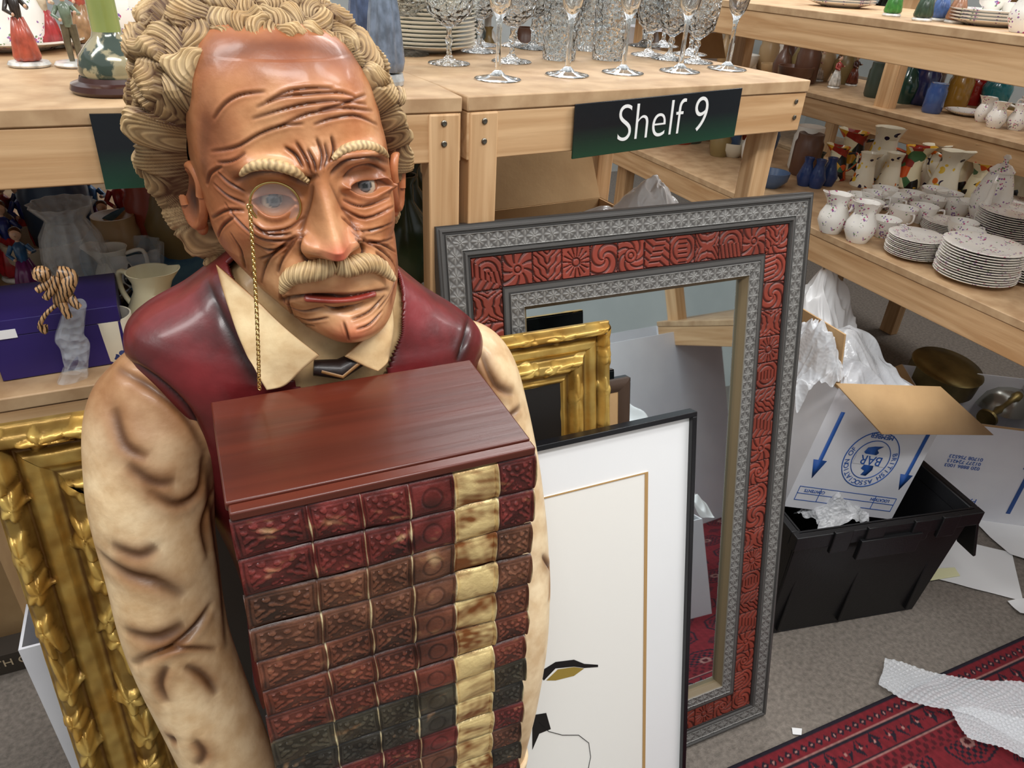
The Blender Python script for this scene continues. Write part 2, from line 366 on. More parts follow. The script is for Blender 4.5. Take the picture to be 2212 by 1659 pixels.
b.obj('frame',mat('black_metal',(16,16,20),.3),pw,bevel=.001)
pm=mat('mount_card',(248,249,250),.35,coat=.5)
one(s_box((.009,-.008,.009),(Wp-.009,-.005,Hp-.009)),'mount_board',pm,pw)
pa=mat('print_paper',(250,248,242),.5);tan=mat('gilt_line',(186,148,96),.5);ink=mat('black_ink',(20,18,18),.5);och=mat('ochre_ink',(160,135,60),.5)
Mp=(Matrix.Translation((q.x-Wp,y0,.002))@Matrix.Rotation(-radians(14.0),4,'X')).inverted()
def onpic(px,py):
    a=Mp@CAM;d=Mp.to_3x3()@ray(px,py);t=(-.0098-a.y)/d.y;v=a+d*t;return (v.x,v.z)
xi=onpic(1397,1300)[0];zt=onpic(1395,1020)[1]
b=MB();b.add(s_box((.06,-.0092,.07),(xi,-.0080,zt)));b.obj('print',pa,pw)
b=MB();t=.006
b.add(s_box((xi-t,-.0106,.07),(xi,-.0091,zt)));b.add(s_box((.06,-.0106,zt-.0022),(xi-t,-.0091,zt)));b.obj('gilt_line',tan,pw)
def flat(pts,y=-.0098):
    V=[(x,y,z) for x,z in pts];return V,[tuple(range(len(V)))[::-1]]
b=MB()
b.add(flat([onpic(*c) for c in ((1160,1455),(1200,1430),(1240,1425),(1262,1434),(1292,1436),(1292,1441),(1262,1443),(1240,1440),(1200,1444),(1175,1470))]))
b.add(s_tube([(x,-.0098,z) for x,z in [onpic(*c) for c in ((1165,1560),(1185,1580),(1215,1588),(1250,1588),(1272,1605),(1276,1635),(1270,1665),(1250,1700))]],.0006,6))
b.add(flat([onpic(*c) for c in ((1150,1545),(1180,1540),(1190,1575),(1165,1585),(1150,1620))]))
b.obj('ink_drawing',ink,pw)
one(flat([onpic(*c) for c in ((1180,1470),(1205,1446),(1240,1441),(1262,1444),(1240,1460),(1200,1470))]),'ochre_shape',och,pw)
GF=gold_fun(.140,9,1.)
e=thing('picture_frame','large ornate gilt frame with carved leaves, leaning on the shelf','picture frame',(-.285,.700,.002),0,-radians(11.5))
b=MB();frame_side(b,.56,1.0,.140,GF,.0016,.0012);b.obj('frame',gold_v,e,ang=50)
one(s_box((.12,-.008,.12),(.44,-.004,.88)),'picture_panel',mat('canvas_back',(60,52,44),.8),e)
# ------------------------------------------------ statue
st=thing('statue','painted resin statue of elderly butler with monocle holding a stack','statue',(.10,.70,0))
HX,HY=.093,.700
HT=[(1.450,.001,.001,.001),(1.448,.022,.026,.03),(1.441,.044,.052,.058),(1.428,.062,.074,.078),(1.405,.076,.089,.092),(1.375,.083,.096,.101),(1.345,.086,.098,.104),
(1.320,.086,.098,.102),(1.295,.085,.097,.096),(1.270,.084,.098,.085),(1.245,.079,.099,.070),(1.220,.070,.100,.060),(1.198,.058,.100,.053),(1.182,.046,.096,.050),(1.173,.035,.082,.050),(1.170,.034,.060,.052),(1.168,.044,.038,.060),(1.160,.055,.030,.068),(1.14,.058,.030,.072),(1.10,.058,.030,.075),(1.0,.058,.03,.07),(.6,.08,.05,.07)]
def loft(tab,nr,na,cx,cy,pw=.92,dens=0.,shx=0,zc=1.3):
    T=catm(tab,nr);th=np.linspace(-pi,pi,na,endpoint=False);ph=th-dens*np.sin(th)
    sp=lambda a:np.sign(a)*np.abs(a)**pw
    sn,cs=sp(np.sin(ph)),sp(np.cos(ph))
    z=T[:,0:1]+0*ph;x=cx+T[:,1:2]*sn-shx*(z-zc);y=cy-np.where(cs>0,T[:,2:3],T[:,3:4])*cs
    return np.stack([x,y,z],2)
H=loft(HT,640,780,HX,HY,.9,.42,.10,1.30)
H[:,:,0]+=.22*np.clip(1.26-H[:,:,2],0,.07)
P=H.reshape(-1,3);front=P[:,1]<HY-.01
def g2(cx,cz,rx,rz,pw=2):
    return np.exp(-((np.abs(P[:,0]-cx)/rx)**pw)-((np.abs(P[:,2]-cz)/rz)**pw))*front
dy=np.zeros(len(P))
zk=np.array([1.262,1.267,1.271,1.276,1.283,1.292,1.305,1.318,1.332,1.345,1.36]);pr=np.array([0,.004,.022,.037,.041,.036,.028,.020,.012,.005,0])
wk=np.array([.010,.012,.014,.0145,.014,.0120,.0100,.0092,.0088,.009,.01]);xk=np.interp(P[:,2],[1.27,1.335],[.1025,.0965])
nw=np.interp(P[:,2],zk,wk);np_=np.interp(P[:,2],zk,pr)
dy-=np_*np.exp(-(np.abs(P[:,0]-xk)/nw)**2.3)*front
dy-=.015*g2(.0815,1.281,.0085,.0085,2.4)+.015*g2(.1235,1.281,.0085,.0085,2.4)
dy-=.004*g2(.093,1.395,.05,.03)
dy+=.016*g2(.0615,1.318,.019,.013)+.016*g2(.1375,1.322,.018,.0125)
dy-=.014*g2(.060,1.343,.026,.008)+.014*g2(.1405,1.348,.026,.008)+.004*g2(.098,1.350,.012,.012)
dy-=.009*g2(.042,1.290,.017,.013)+.008*g2(.162,1.290,.017,.013)
dy+=.012*g2(.045,1.252,.012,.018)+.012*g2(.166,1.252,.011,.018)
dy+=.005*g2(.025,1.355,.012,.02)+.005*g2(.168,1.355,.010,.02)
dy-=.011*g2(.1035,1.250,.034,.018)
dy-=.007*g2(.110,1.227,.024,.0055)+.004*g2(.110,1.217,.022,.004)*-1
dy-=.013*g2(.114,1.196,.024,.015)
dy-=.007*g2(.070,1.232,.012,.018)+.007*g2(.149,1.232,.012,.018)
dy*= (P[:,2]<1.42)
P[:,1]+=dy
Nn=gnorm(P.reshape(H.shape)).reshape(-1,3)
c0=np.array([HX,HY,1.3]);
if ((P-c0)*Nn).sum(1)[front].mean()<0: Nn=-Nn
hv,hf=s_grid(P.reshape(H.shape)[:505],True)
bv=BVHTree.FromPolygons(hv.tolist(),hf)
def hit(px,py,bvh=None,off=0):
    d=ray(px,py).normalized();h=(bvh or bv).ray_cast(CAM,d)
    return (h[0]-d*off) if h[0] is not None else None
def hitf(px,py,y): 
    h=hit(px,py);return h if h is not None else at(px,py,y=y)
def hits(pts,bvh=None,n=None):
    q=[hit(*c,bvh=bvh) for c in smoothpts(pts,n or max(6,3*len(pts)))];return [c for c in q if c is not None]
base=L((206,136,90));dark=L((70,34,18));brn=L((150,84,48));pale=L((236,186,136))
nz=fn(P,35,5);nz2=fn(P,95,6);nz3=fn(P,240,7)
col=lerp(base,pale,.28+.30*nz+.18*nz2+.10*nz3)
def tint(cx,cz,rx,rz,c,a=1):
    global col
    w=(np.exp(-((P[:,0]-cx)/rx)**2-((P[:,2]-cz)/rz)**2)*front*a)[:,None];col=col*(1-w)+np.array(c)*w
tint(.085,1.424,.085,.016,L((136,76,46)),.9);tint(.02,1.36,.020,.06,brn,.75);tint(.02,1.27,.020,.05,L((162,90,52)),.65)  # first tint: brown shading gradient painted over the top of the forehead
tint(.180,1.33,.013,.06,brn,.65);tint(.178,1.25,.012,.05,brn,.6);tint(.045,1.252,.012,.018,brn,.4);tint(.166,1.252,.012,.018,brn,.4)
tint(.1025,1.279,.014,.011,L((212,100,80)),.9);tint(.114,1.194,.022,.012,L((222,124,88)),.8);tint(.04,1.288,.018,.014,L((218,138,94)),.6)
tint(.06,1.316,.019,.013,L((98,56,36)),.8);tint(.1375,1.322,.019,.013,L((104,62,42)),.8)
disp=.0003*nz3*front
def stroke(pts,w=.0016,d=.0022,dk=.9,ridge=.0,stain_shade=.45,bvh=None,taper=True,c=dark,wide=3.4):
    global col,disp
    q=hits(pts,bvh)
    if len(q)<2: return
    ii,D,U=polyd(P,q,w*9);tp=np.sin(np.clip(U,.0,1)*pi)**.5*.8+.2 if taper else 1
    g=np.exp(-(D/w)**2)*tp;disp[ii]-=g*d
    if ridge: disp[ii]+=ridge*np.exp(-((D-2.4*w)/(1.3*w))**2)*tp
    s=(np.exp(-(D/(wide*w))**2)*stain_shade*tp)[:,None];col[ii]=col[ii]*(1-s)+np.array(brn)*s
    a=(np.clip(g*1.15,0,1)*dk)[:,None];col[ii]=col[ii]*(1-a)+np.array(c)*a
FS=[[(462,258),(485,225),(520,205),(572,198)],[(555,232),(610,210),(670,203),(735,200),(768,210)],[(545,257),(600,240),(660,225),(730,218),(792,226)],
[(600,276),(655,250),(700,240),(745,234),(805,240)],[(456,328),(510,318),(560,290),(610,272),(655,268)],[(470,352),(500,348),(530,330)],[(678,270),(720,256),(770,250),(815,270)],[(690,238),(740,225),(790,205)],[(575,222),(620,198),(680,190),(720,192)]]
for s in FS: stroke(s,.0011,.0016,.85,.0004)
for s in [[(672,378),(662,345),(640,308)],[(690,368),(697,335),(684,300)],[(712,352),(722,325),(716,295)],[(655,362),(640,335),(615,318)],[(682,372),(678,350),(664,322)],[(702,362),(708,340),(702,310)]]: stroke(s,.0013,.0026,.95,.0006)
stroke([(505,392),(545,378),(600,376),(650,392),(688,378)],.0026,.0035,.9,0,.6)  # shadow under both brows painted into the skin colour, plus a groove
stroke([(715,378),(745,352),(790,342),(835,350),(858,372)],.0024,.0035,.9,0,.6)
for s in [[(540,478),(570,500),(620,495),(655,470)],[(486,440),(515,478),(560,515),(615,520),(650,505)],[(530,440),(495,425),(462,398)],[(528,455),(490,455),(458,472)],[(530,415),(495,395),(470,372)],[(505,470),(480,490),(470,520)],
  [(742,432),(785,446),(842,425)],[(740,450),(790,472),(850,446)],[(738,470),(785,500),(848,482)],[(760,500),(800,525),(850,515)],[(835,395),(855,380),(862,360)],[(838,405),(858,405)],
  [(640,510),(605,535),(575,570),(566,620),(590,668)],[(660,505),(635,520),(612,548)],[(778,520),(815,535),(848,565),(855,600),(838,640),(818,668)],[(795,520),(830,530),(856,545)],
  [(560,560),(595,545),(630,520)],[(545,590),(560,620),(568,650)],[(605,628),(612,652),(650,672),(700,664)],[(618,640),(640,690),(680,704)],[(625,676),(665,692),(710,686)],[(760,690),(800,672),(828,640)],[(742,696),(748,716),(754,736)],[(700,660),(730,666),(785,652)],[(590,660),(610,690),(650,715)],[(640,520),(610,560),(600,590)],[(812,545),(838,572),(846,600)],
  [(500,505),(520,540),(530,580)],[(480,360),(455,375),(448,400)],[(550,490),(580,508),(630,505)],[(600,700),(640,722),(690,736)],[(770,712),(800,700),(825,672)],[(540,520),(580,540),(620,532)]]:
    stroke(s,.0011,.0019,.85,.0005)
stroke([(652,508),(645,535),(660,562),(695,572)],.0018,.003,.9);stroke([(768,512),(786,538),(776,560),(750,570)],.0018,.003,.9)
stroke([(675,400),(668,440),(655,480),(648,510)],.002,.002,.6);stroke([(712,395),(735,440),(760,480),(775,510)],.002,.001,.5)
stroke([(606,650),(630,644),(680,640),(745,640),(800,634),(838,626)],.0022,.004,.95,0,.6)
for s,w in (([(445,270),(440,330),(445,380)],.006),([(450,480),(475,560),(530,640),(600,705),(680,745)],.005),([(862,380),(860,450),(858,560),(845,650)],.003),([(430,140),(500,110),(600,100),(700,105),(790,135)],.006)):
    stroke(s,w,0,.35,0,.6,taper=False)  # jaw and face-outline shading painted into the skin colour, no relief
def lid(pts,w,h,c=L((190,118,76))):
    global disp,col
    q=hits(pts);ii,D,U=polyd(P,q,w*5);g=np.exp(-(D/w)**2);disp[ii]+=g*h;a=(g*.8)[:,None];col[ii]=col[ii]*(1-a)+np.array(c)*a
lid([(738,400),(758,382),(790,375),(822,383),(840,403)],.0034,.0072);lid([(740,406),(768,426),(800,430),(838,406)],.0024,.0048)
lid([(545,427),(565,408),(600,403),(632,414),(645,430)],.0034,.0066);lid([(545,442),(575,470),(610,470),(642,447)],.0024,.0048)
stroke([(740,385),(765,362),(800,357),(835,372)],.0015,.002,.9);stroke([(736,408),(760,392),(790,384),(820,391),(838,406)],.0009,.001,.9)
q=hits([(664,646),(710,649),(745,647),(785,641),(808,636)]);ii,D,U=polyd(P,q,.02)
g=np.exp(-(D/.0030)**4);a=(g*.9)[:,None];col[ii]=col[ii]*(1-a)+np.array(L((150,40,36)))*a;disp[ii]+=g*.0016
stroke([(655,640),(700,640),(745,638),(812,630)],.0011,.002,.95,0,0)
P=P+Nn*disp[:,None]
col=col*(1+.06*fn(P,160,8))[:,None]
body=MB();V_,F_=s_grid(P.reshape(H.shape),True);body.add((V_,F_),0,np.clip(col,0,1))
skinc=np.array(base)
for sx,ex,ey in ((-1,.010,.700),(1,.180,.705)):
    V,Fc=s_sph((0,0,0),(.006,.019,.033),28,20);V=np.array(V);r=np.sqrt((V[:,1]/.019)**2+(V[:,2]/.033)**2)
    V[:,0]+=sx*(.005*np.exp(-((r-.85)/.15)**2)-.004*np.exp(-(r/.45)**2));cc=lerp(dark,L((184,112,72)),np.clip(r*1.5-.25,0,1))
    X=Matrix.Translation((ex+sx*.006,ey,1.297))@Matrix.Rotation(sx*radians(-28),4,'Z')@Matrix.Rotation(radians(12),4,'X')
    body.add((V,Fc),0,cc,X)
    pts=[(0,.012,-.012),(0,.018,.006),(0,.013,.024),(0,-.001,.031),(0,-.013,.022),(0,-.014,.008)]
    body.add(s_tube(catm(pts,18),.0042,10),0,L((200,128,84)),X@Matrix.Translation((sx*.005,0,0)))
    body.add(s_sph((0,-.004,-.027),(.005,.008,.009),14,10),0,L((188,116,78)),X)
for sx in (-1,1):
    wx=.108+sx*.150
    body.add(s_tube([(.10+sx*.15,.72,1.10),(.108+sx*.19,.64,.86),(.108+sx*.165,.56,.62),(wx,.53,.50)],[.03,.032,.028,.024],14),0,skinc)
    body.add(s_sph((wx-sx*.02,.525,.455),(.035,.042,.02),20,12),0,skinc)
    for i,(yy,ll) in enumerate(((.49,.062),(.512,.070),(.534,.066),(.554,.052))):
        body.add(s_tube([(wx-sx*.03,yy,.452),(wx-sx*(.03+ll*.45),yy-.002,.448),(wx-sx*(.03+ll*.8),yy-.003,.456),(wx-sx*(.03+ll),yy-.003,.468)],[.0105,.0095,.0085,.006],10),0,skinc)
    body.add(s_tube([(wx,.50,.47),(wx+sx*.0,.475,.50),(wx-sx*.004,.462,.53),(wx-sx*.006,.458,.55)],[.013,.011,.010,.007],10),0,skinc)
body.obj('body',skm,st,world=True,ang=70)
for px,py in ((787,406),(592,438)):
    h=hit(px,py);cen=Vector(h)+Vector((0,.0108,0));r=.0145
    V,Fc=s_sph((0,0,0),r,48,36);V=np.array(V);g=Vector((.0,-1,.20)).normalized();dt=V@np.array(g)/r;ang=np.degrees(np.arccos(np.clip(dt,-1,1)))
    c=np.tile(np.array(L((190,172,150))),(len(V),1));c[ang<25]=L((110,110,112));c[(ang<25)&(ang>21)]=L((48,46,48));c[ang<11]=L((15,15,18))
    c[ang>42]=L((150,90,60))
    MB().add((V,Fc),0,c).obj('eye',mat('eye_gloss',(255,255,255),.08,vc=True,coat=1),st,loc=cen,world=True,ang=80)
cream=L((230,200,150));hk=L((80,48,26))
def brow(pts,w,name='eyebrow'):
    b=MB();q=[hit(*c) for c in smoothpts(pts,26)];q=np.array([tuple(c) for c in q if c is not None]);m=len(q);n=36
    u=np.linspace(0,1,m);rr=w*np.sin(np.clip(u*.92+.04,0,1)*pi)**.55
    V,Fc=s_tube(catm(q+np.array([0,.0002,0]),60).tolist(),np.interp(np.linspace(0,1,60),u,rr).tolist(),n,flat=1);V=np.array(V)
    an=np.tile(np.arange(n)*2*pi/n,60);uu=np.repeat(np.linspace(0,1,60),n);rg=np.sin(uu*90+3*np.sin(an)+1.2*np.sin(an*3))
    V[:,1]-=.0005*rg;cc=lerp(hk,cream,.78+.30*rg+.1*np.sin(uu*23));b.add((V,Fc),0,np.clip(cc,0,1));b.obj(name,hairm,st,world=True,ang=60)
brow([(520,378),(540,362),(575,355),(615,362),(645,376),(668,394)],.0046);brow([(718,344),(742,324),(775,315),(805,318),(828,328),(842,345)],.0046)
b=MB()
for side,A in ((-1,[(720,584),(690,582),(655,588),(625,600),(604,622)]),(1,[(722,584),(750,576),(785,568),(815,570),(842,590)])):
    A=[Vector(hitf(*c,.61)) for c in A];A=[Vector((a.x,min(a.y,.606)-.001,a.z)) for a in A];A[0]=Vector((.1025,.592,1.263))
    m=140;n=72;rad=np.interp(np.linspace(0,1,m),[0,.15,.5,.8,1],[.0065,.0095,.0095,.0075,.0022])
    cen0=catm([tuple(a) for a in A],m);V,Fc=s_tube(cen0.tolist(),rad.tolist(),n,flat=.95);V=np.array(V)
    uu=np.repeat(np.linspace(0,1,m),n);cen=np.repeat(cen0,n,0);zz=(V[:,2]-cen[:,2])/.01
    rg=np.sin(uu*78+zz*6+1.6*np.sin(uu*13))*.5+.5*np.sin(uu*170+zz*11+2*np.sin(uu*21))
    V+= (V-cen)*(.07*rg)[:,None];cc=lerp(hk,cream,.72+.32*rg);b.add((V,Fc),0,np.clip(cc,0,1))
b.obj('moustache',hairm,st,world=True,ang=75)
# hair : carved shell of tousled comma-shaped curls with fine strand grooves
HC=np.array([HX-.004,HY+.004,1.330]);na,ne=1500,460
aa,ss=np.meshgrid(np.linspace(-pi,pi,na,endpoint=False),np.linspace(0,1,ne))
elm=np.radians(np.interp(np.abs(aa),[0,.5,.8,1.05,1.25,1.42,1.62,1.85,2.3,3.15],[49,49,43,28,14,2,-14,-46,-52,-52]))
elm=elm+(.06*np.sin(aa*8+.5)+.04*np.sin(aa*21+1))*(np.abs(aa)<1.2)
el=elm+(pi/2-elm)*ss
rz=np.where(el<0,.150,.120);ry=np.where(np.cos(aa)>0,.098,.104)
dirv=np.stack([np.sin(aa)*np.cos(el),-np.cos(aa)*np.cos(el),np.sin(el)],2)
B=HC+dirv*np.stack([np.full_like(aa,.088),ry,rz],2);B[...,0]-=.10*(B[...,2]-1.33)
side=np.clip((np.abs(aa)-.85)/.5,0,1);topk=np.clip((el-radians(40))/radians(40),0,1)
T=.002+side*np.where(aa<0,.030,.016)*(1-.6*topk)+.006*topk;T*=np.clip(ss/.08,0,1)**.5
T=(T*(1-.5*np.clip((-el-.5)/.4,0,1))).ravel()
Bf=B.reshape(-1,3);Nf=dirv.reshape(-1,3)
Bw=Bf+np.stack([fn(Bf,75,71),fn(Bf,75,72),fn(Bf,75,73)],1)*.0035+np.stack([fn(Bf,170,74),fn(Bf,170,75),fn(Bf,170,76)],1)*.0012
rg_=np.random.RandomState(21);NC=190;ok=np.where((ss.ravel()<.97))[0];pk=[]
while len(pk)<NC:
    i=rg_.choice(ok)
    if all(np.linalg.norm(Bf[i]-Bf[j])>.0115 for j in pk) or rg_.rand()<.02: pk.append(i)
D1=np.full(len(Bf),9.);D2=np.full(len(Bf),9.);K1=np.zeros(len(Bf),int);SC_=np.zeros((len(Bf),2))
for k,i in enumerate(pk):
    n=Nf[i];a0=aa.ravel()[i];back=np.cross(n,[0,0,1.]);back/=np.linalg.norm(back)+1e-9
    if (back*np.array([0,1,0])).sum()<0: back=-back
    upv=np.cross(n,back)
    if upv[2]<0: upv=-upv
    if abs(a0)>1.15: th=-.35+rg_.normal()*.75;t=back*cos(th)+upv*sin(th)
    else:
        up_=np.array([0.,.7,1.]);up_=up_-n*(up_@n);up_/=np.linalg.norm(up_);lat=np.cross(n,up_);q_=rg_.normal()*.75;t=up_*cos(q_)+lat*sin(q_)
    t=t/np.linalg.norm(t);bb=np.cross(n,t)
    d=Bw-Bw[i];x=d@t;y=d@bb;z=d@n;cv=rg_.uniform(25,62)*(1 if rg_.rand()<.5 else -1);yb=y+cv*x*x
    sz=rg_.uniform(.8,1.25);dd=np.sqrt((x*.52)**2+yb**2+(z*.8)**2)*sz;w=dd<D1
    D2=np.where(w,D1,np.minimum(D2,dd));D1=np.where(w,dd,D1);K1[w]=k;SC_[w,0]=x[w];SC_[w,1]=yb[w]
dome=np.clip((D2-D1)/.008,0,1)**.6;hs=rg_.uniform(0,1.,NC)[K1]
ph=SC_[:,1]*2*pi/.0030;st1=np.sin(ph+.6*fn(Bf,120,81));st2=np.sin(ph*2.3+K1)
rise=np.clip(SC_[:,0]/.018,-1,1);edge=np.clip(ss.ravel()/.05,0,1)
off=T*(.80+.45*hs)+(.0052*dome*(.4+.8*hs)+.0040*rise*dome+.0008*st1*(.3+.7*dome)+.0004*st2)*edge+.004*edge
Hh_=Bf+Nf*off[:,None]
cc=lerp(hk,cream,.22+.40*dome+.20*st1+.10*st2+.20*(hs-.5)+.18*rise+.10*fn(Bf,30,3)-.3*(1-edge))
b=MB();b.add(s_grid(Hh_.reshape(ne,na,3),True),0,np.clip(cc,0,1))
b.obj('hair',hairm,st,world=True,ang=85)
# torso
TT=[(.42,.12,.085,.09),(.60,.13,.09,.09),(.80,.125,.088,.088),(.95,.145,.092,.092),(1.06,.165,.096,.10),(1.11,.180,.098,.105),(1.138,.182,.092,.10),(1.157,.166,.084,.095),(1.180,.128,.078,.088),(1.205,.096,.072,.078),(1.225,.074,.064,.066),(1.234,.060,.05,.055)]
def torso(off):
    T=[(z+(off*.5 if z>1.13 else 0),w+off,f+off,bk+off) for z,w,f,bk in TT];A=loft(T,260,300,.10,.715,.86)
    k=np.clip((A[:,:,2]-.95)/.2,0,1);A[:,:,2]-=.13*(A[:,:,0]-.10)*k;return A
A=torso(0);N=-gnorm(A);Q=A.reshape(-1,3)
if (N.reshape(-1,3)*(Q-np.array([.1,.715,1.0]))).sum()<0: N=-N
red=L((132,40,44));rdk=L((56,16,18))
vw=np.interp(Q[:,2],[1.05,1.10,1.16,1.26],[.0,.02,.062,.095])
isV=(np.abs(Q[:,0]-.107)<vw)&(Q[:,1]<.70)
keep=~isV
n1=fn(Q,28,21);n2=fn(Q,9,22);A2=(Q+N.reshape(-1,3)*(.0010*n1+.003*n2)[:,None])
P=A2;Nn=N.reshape(-1,3);disp=np.zeros(len(P));col=lerp(rdk,red,.84+.18*n1)
V_,F_=s_grid(A2.reshape(A.shape),True);bs=BVHTree.FromPolygons(V_.tolist(),F_);brn_=brn;brn=L((60,16,14))
for s,w,d in (([(222,742),(290,780),(360,830),(415,890),(440,960)],.0030,.003),([(450,610),(500,720),(560,830)],.004,.0015),
    ([(1010,660),(1005,720),(985,780)],.0030,.003),([(850,650),(846,720),(840,790)],.004,.0015)): stroke(s,w,d,.8,.0005,.7,bvh=bs,c=L((30,8,8)))
brn=brn_;P=P+Nn*disp[:,None];V_=P
F_=[f for f in F_ if all(keep[i] for i in f) and V_[f[0]][2]>.55]
b=MB();b.add((V_,F_),0,np.clip(col,0,1));b.obj('waistcoat',leather,st,world=True,solid=.004)
sc=L((222,190,140));A=torso(-.007);b=MB();b.add(s_grid(A,True),0,sc);b.obj('shirt',vcm,st,world=True)
b=MB()
for sx in (-1,1): b.add(s_tube([(.10+sx*.05,.715,.62),(.10+sx*.062,.71,.42),(.10+sx*.065,.70,.22),(.10+sx*.068,.71,.05)],[.085,.078,.06,.058],24),0,L((40,36,38)))
b.obj('trousers',matt_v,st,world=True)
for sx in (-1,1):
    b=MB();b.add(s_sph((.10+sx*.07,.66,.035),(.042,.10,.035),24,14),0,L((20,16,16)));b.add(s_box((.10+sx*.07-.04,.57,0.001),(.10+sx*.07+.04,.75,.016)),0,L((15,12,12)));b.obj('shoe',vcm,st,world=True)
slv=L((246,222,182));swk=L((116,74,42));smid=L((220,182,132))
for sx,path,rad in ((-1,[(-.030,.715,1.125),(-.066,.700,1.090),(-.088,.672,1.02),(-.094,.645,.93),(-.094,.620,.84),(-.078,.585,.74),(-.062,.555,.64),(-.048,.535,.53)],[.038,.062,.060,.056,.054,.050,.045,.036]),
                    (1,[(.232,.730,1.095),(.266,.715,1.065),(.286,.690,1.0),(.296,.655,.91),(.298,.625,.82),(.288,.585,.73),(.275,.555,.63),(.262,.535,.53)],[.038,.060,.058,.055,.052,.050,.045,.036])):
    pa_=catm(path,300);rr=catm([(r,0) for r in rad],300)[:,0];V,Fc=s_tube(pa_.tolist(),rr.tolist(),180,cap=False);V=np.array(V)
    N=(V-np.repeat(pa_,180,0));N/=np.linalg.norm(N,axis=1,keepdims=True)
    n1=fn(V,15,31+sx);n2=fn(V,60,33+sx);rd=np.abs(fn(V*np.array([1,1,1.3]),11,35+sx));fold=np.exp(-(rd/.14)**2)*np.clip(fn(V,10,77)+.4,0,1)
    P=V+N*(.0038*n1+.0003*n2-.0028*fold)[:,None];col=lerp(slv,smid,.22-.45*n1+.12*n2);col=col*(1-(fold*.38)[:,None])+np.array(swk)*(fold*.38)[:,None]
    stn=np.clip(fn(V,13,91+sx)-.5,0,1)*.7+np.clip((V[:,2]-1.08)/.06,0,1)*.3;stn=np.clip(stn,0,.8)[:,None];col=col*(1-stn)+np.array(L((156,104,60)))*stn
    Nn=N;disp=np.zeros(len(P));brn_,dark_=brn,dark;brn=L((148,98,56));dark=L((64,36,20))
    bs=BVHTree.FromPolygons(P.tolist(),Fc)
    if sx<0:
        SS=[([(205,760),(260,800),(330,840),(400,900),(445,980)],.004,.003),([(440,985),(430,1060),(380,1090),(320,1060)],.004,.004),([(460,1060),(440,1130),(452,1200)],.004,.004),([(245,880),(270,960),(320,990)],.005,.003),
            ([(185,1100),(210,1190),(270,1240),(340,1260),(400,1290)],.006,.006),([(455,1310),(420,1360),(370,1400),(300,1430),(270,1470),(285,1510)],.004,.008),([(330,1412),(390,1400),(468,1402)],.0020,.003),
            ([(400,1440),(440,1460),(470,1500)],.004,.004),([(200,1300),(240,1350),(330,1380),(400,1350)],.006,.005),([(420,1600),(440,1630),(425,1655)],.004,.003),([(300,1560),(340,1590),(380,1600)],.005,.003),([(240,1180),(300,1200),(340,1180)],.005,.003),([(360,1440),(345,1480),(360,1520)],.004,.004),([(275,1000),(330,1040),(380,1040)],.005,.002),([(445,1000),(455,1100),(475,1250),(490,1400)],.005,.001)]
    else:
        SS=[([(1000,700),(1010,760),(1050,840),(1080,890)],.004,.003),([(1040,760),(1070,830),(1110,850)],.004,.005),([(1080,920),(1100,900),(1125,880)],.003,.003),([(1172,1200),(1190,1240),(1185,1300)],.003,.003),([(1160,1530),(1190,1490),(1205,1440)],.003,.005)]
    for s,w,d in SS: stroke(s,w,d,.75,.0008,.85,bvh=bs,c=dark,wide=3.0)
    brn,dark=brn_,dark_
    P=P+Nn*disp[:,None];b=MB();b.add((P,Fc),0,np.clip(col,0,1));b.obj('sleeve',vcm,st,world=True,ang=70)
    e_=Vector(path[-1]);b=MB();b.add(s_tube([e_+Vector((0,0,.02)),e_+Vector((0,0,-.02))],[.04,.038],40),0,slv);b.obj('cuff',vcm,st,world=True,bevel=.003)
def sheet(name,rows,m,c,solid=.003):
    R_=np.array([[tuple(q) for q in r] for r in rows]);n0=R_.shape[0]
    R2=np.stack([catm(R_[i],24) for i in range(n0)]);R2=np.stack([catm(R2[:,j],20) for j in range(24)],1)
    uu,vv=np.meshgrid(np.linspace(0,1,24),np.linspace(0,1,20));ed=np.minimum(np.minimum(uu,1-uu),np.minimum(vv,1-vv));cl=lerp(L((160,112,64)),c,.30+np.clip(ed*9,0,1)+.18*fn(R2,60,4))
    b=MB();b.add(s_grid(R2),0,np.clip(cl,0,1).reshape(-1,3));return b.obj(name,m,st,world=True,solid=solid)
def Y(px,py,y): return at(px,py,y=y)
sheet('collar_flap',[[Y(468,572,.668),Y(545,640,.640),Y(620,712,.616),Y(690,768,.606)],[Y(482,625,.655),Y(540,690,.632),Y(605,750,.612),Y(655,795,.606)],[Y(505,690,.640),Y(535,750,.622),Y(575,800,.612),Y(615,832,.607)],[Y(518,725,.632),Y(540,775,.618),Y(558,812,.611),Y(576,842,.607)]],vcm,L((236,210,164)))
sheet('collar_flap',[[Y(845,640,.655),Y(820,690,.63),Y(790,728,.615),Y(745,770,.607)],[Y(848,700,.640),Y(840,735,.62),Y(815,762,.612),Y(790,792,.607)],[Y(842,735,.635),Y(838,765,.622),Y(834,785,.612),Y(815,802,.607)]],vcm,L((230,200,152)))
b=MB();k0=Y(735,796,.612)
b.add(s_tube([k0+Vector((-.024,.006,.002)),k0+Vector((0,.002,-.002)),k0+Vector((.024,.006,.006))],[.009,.012,.009],16,flat=.8),0,L((30,18,14)))
b.add(s_tube([k0+Vector((-.018,-.003,.002)),k0+Vector((0,-.009,-.004)),k0+Vector((.020,-.003,.006))],.0022,10),0,L((140,102,58)));b.obj('necktie',vcm,st,world=True)
mc=Vector(hit(591,434))+Vector((0,-.012,0));mo=thing('monocle','round gold-rimmed monocle with chain','monocle',(0,0,0));mo.parent=st
del mo['category'];del mo['label'];mo.location=mc-st.location;mo.rotation_euler=(radians(8),0,radians(-14))
gl=mat('gold_wire',(212,186,120),.22,m=1)
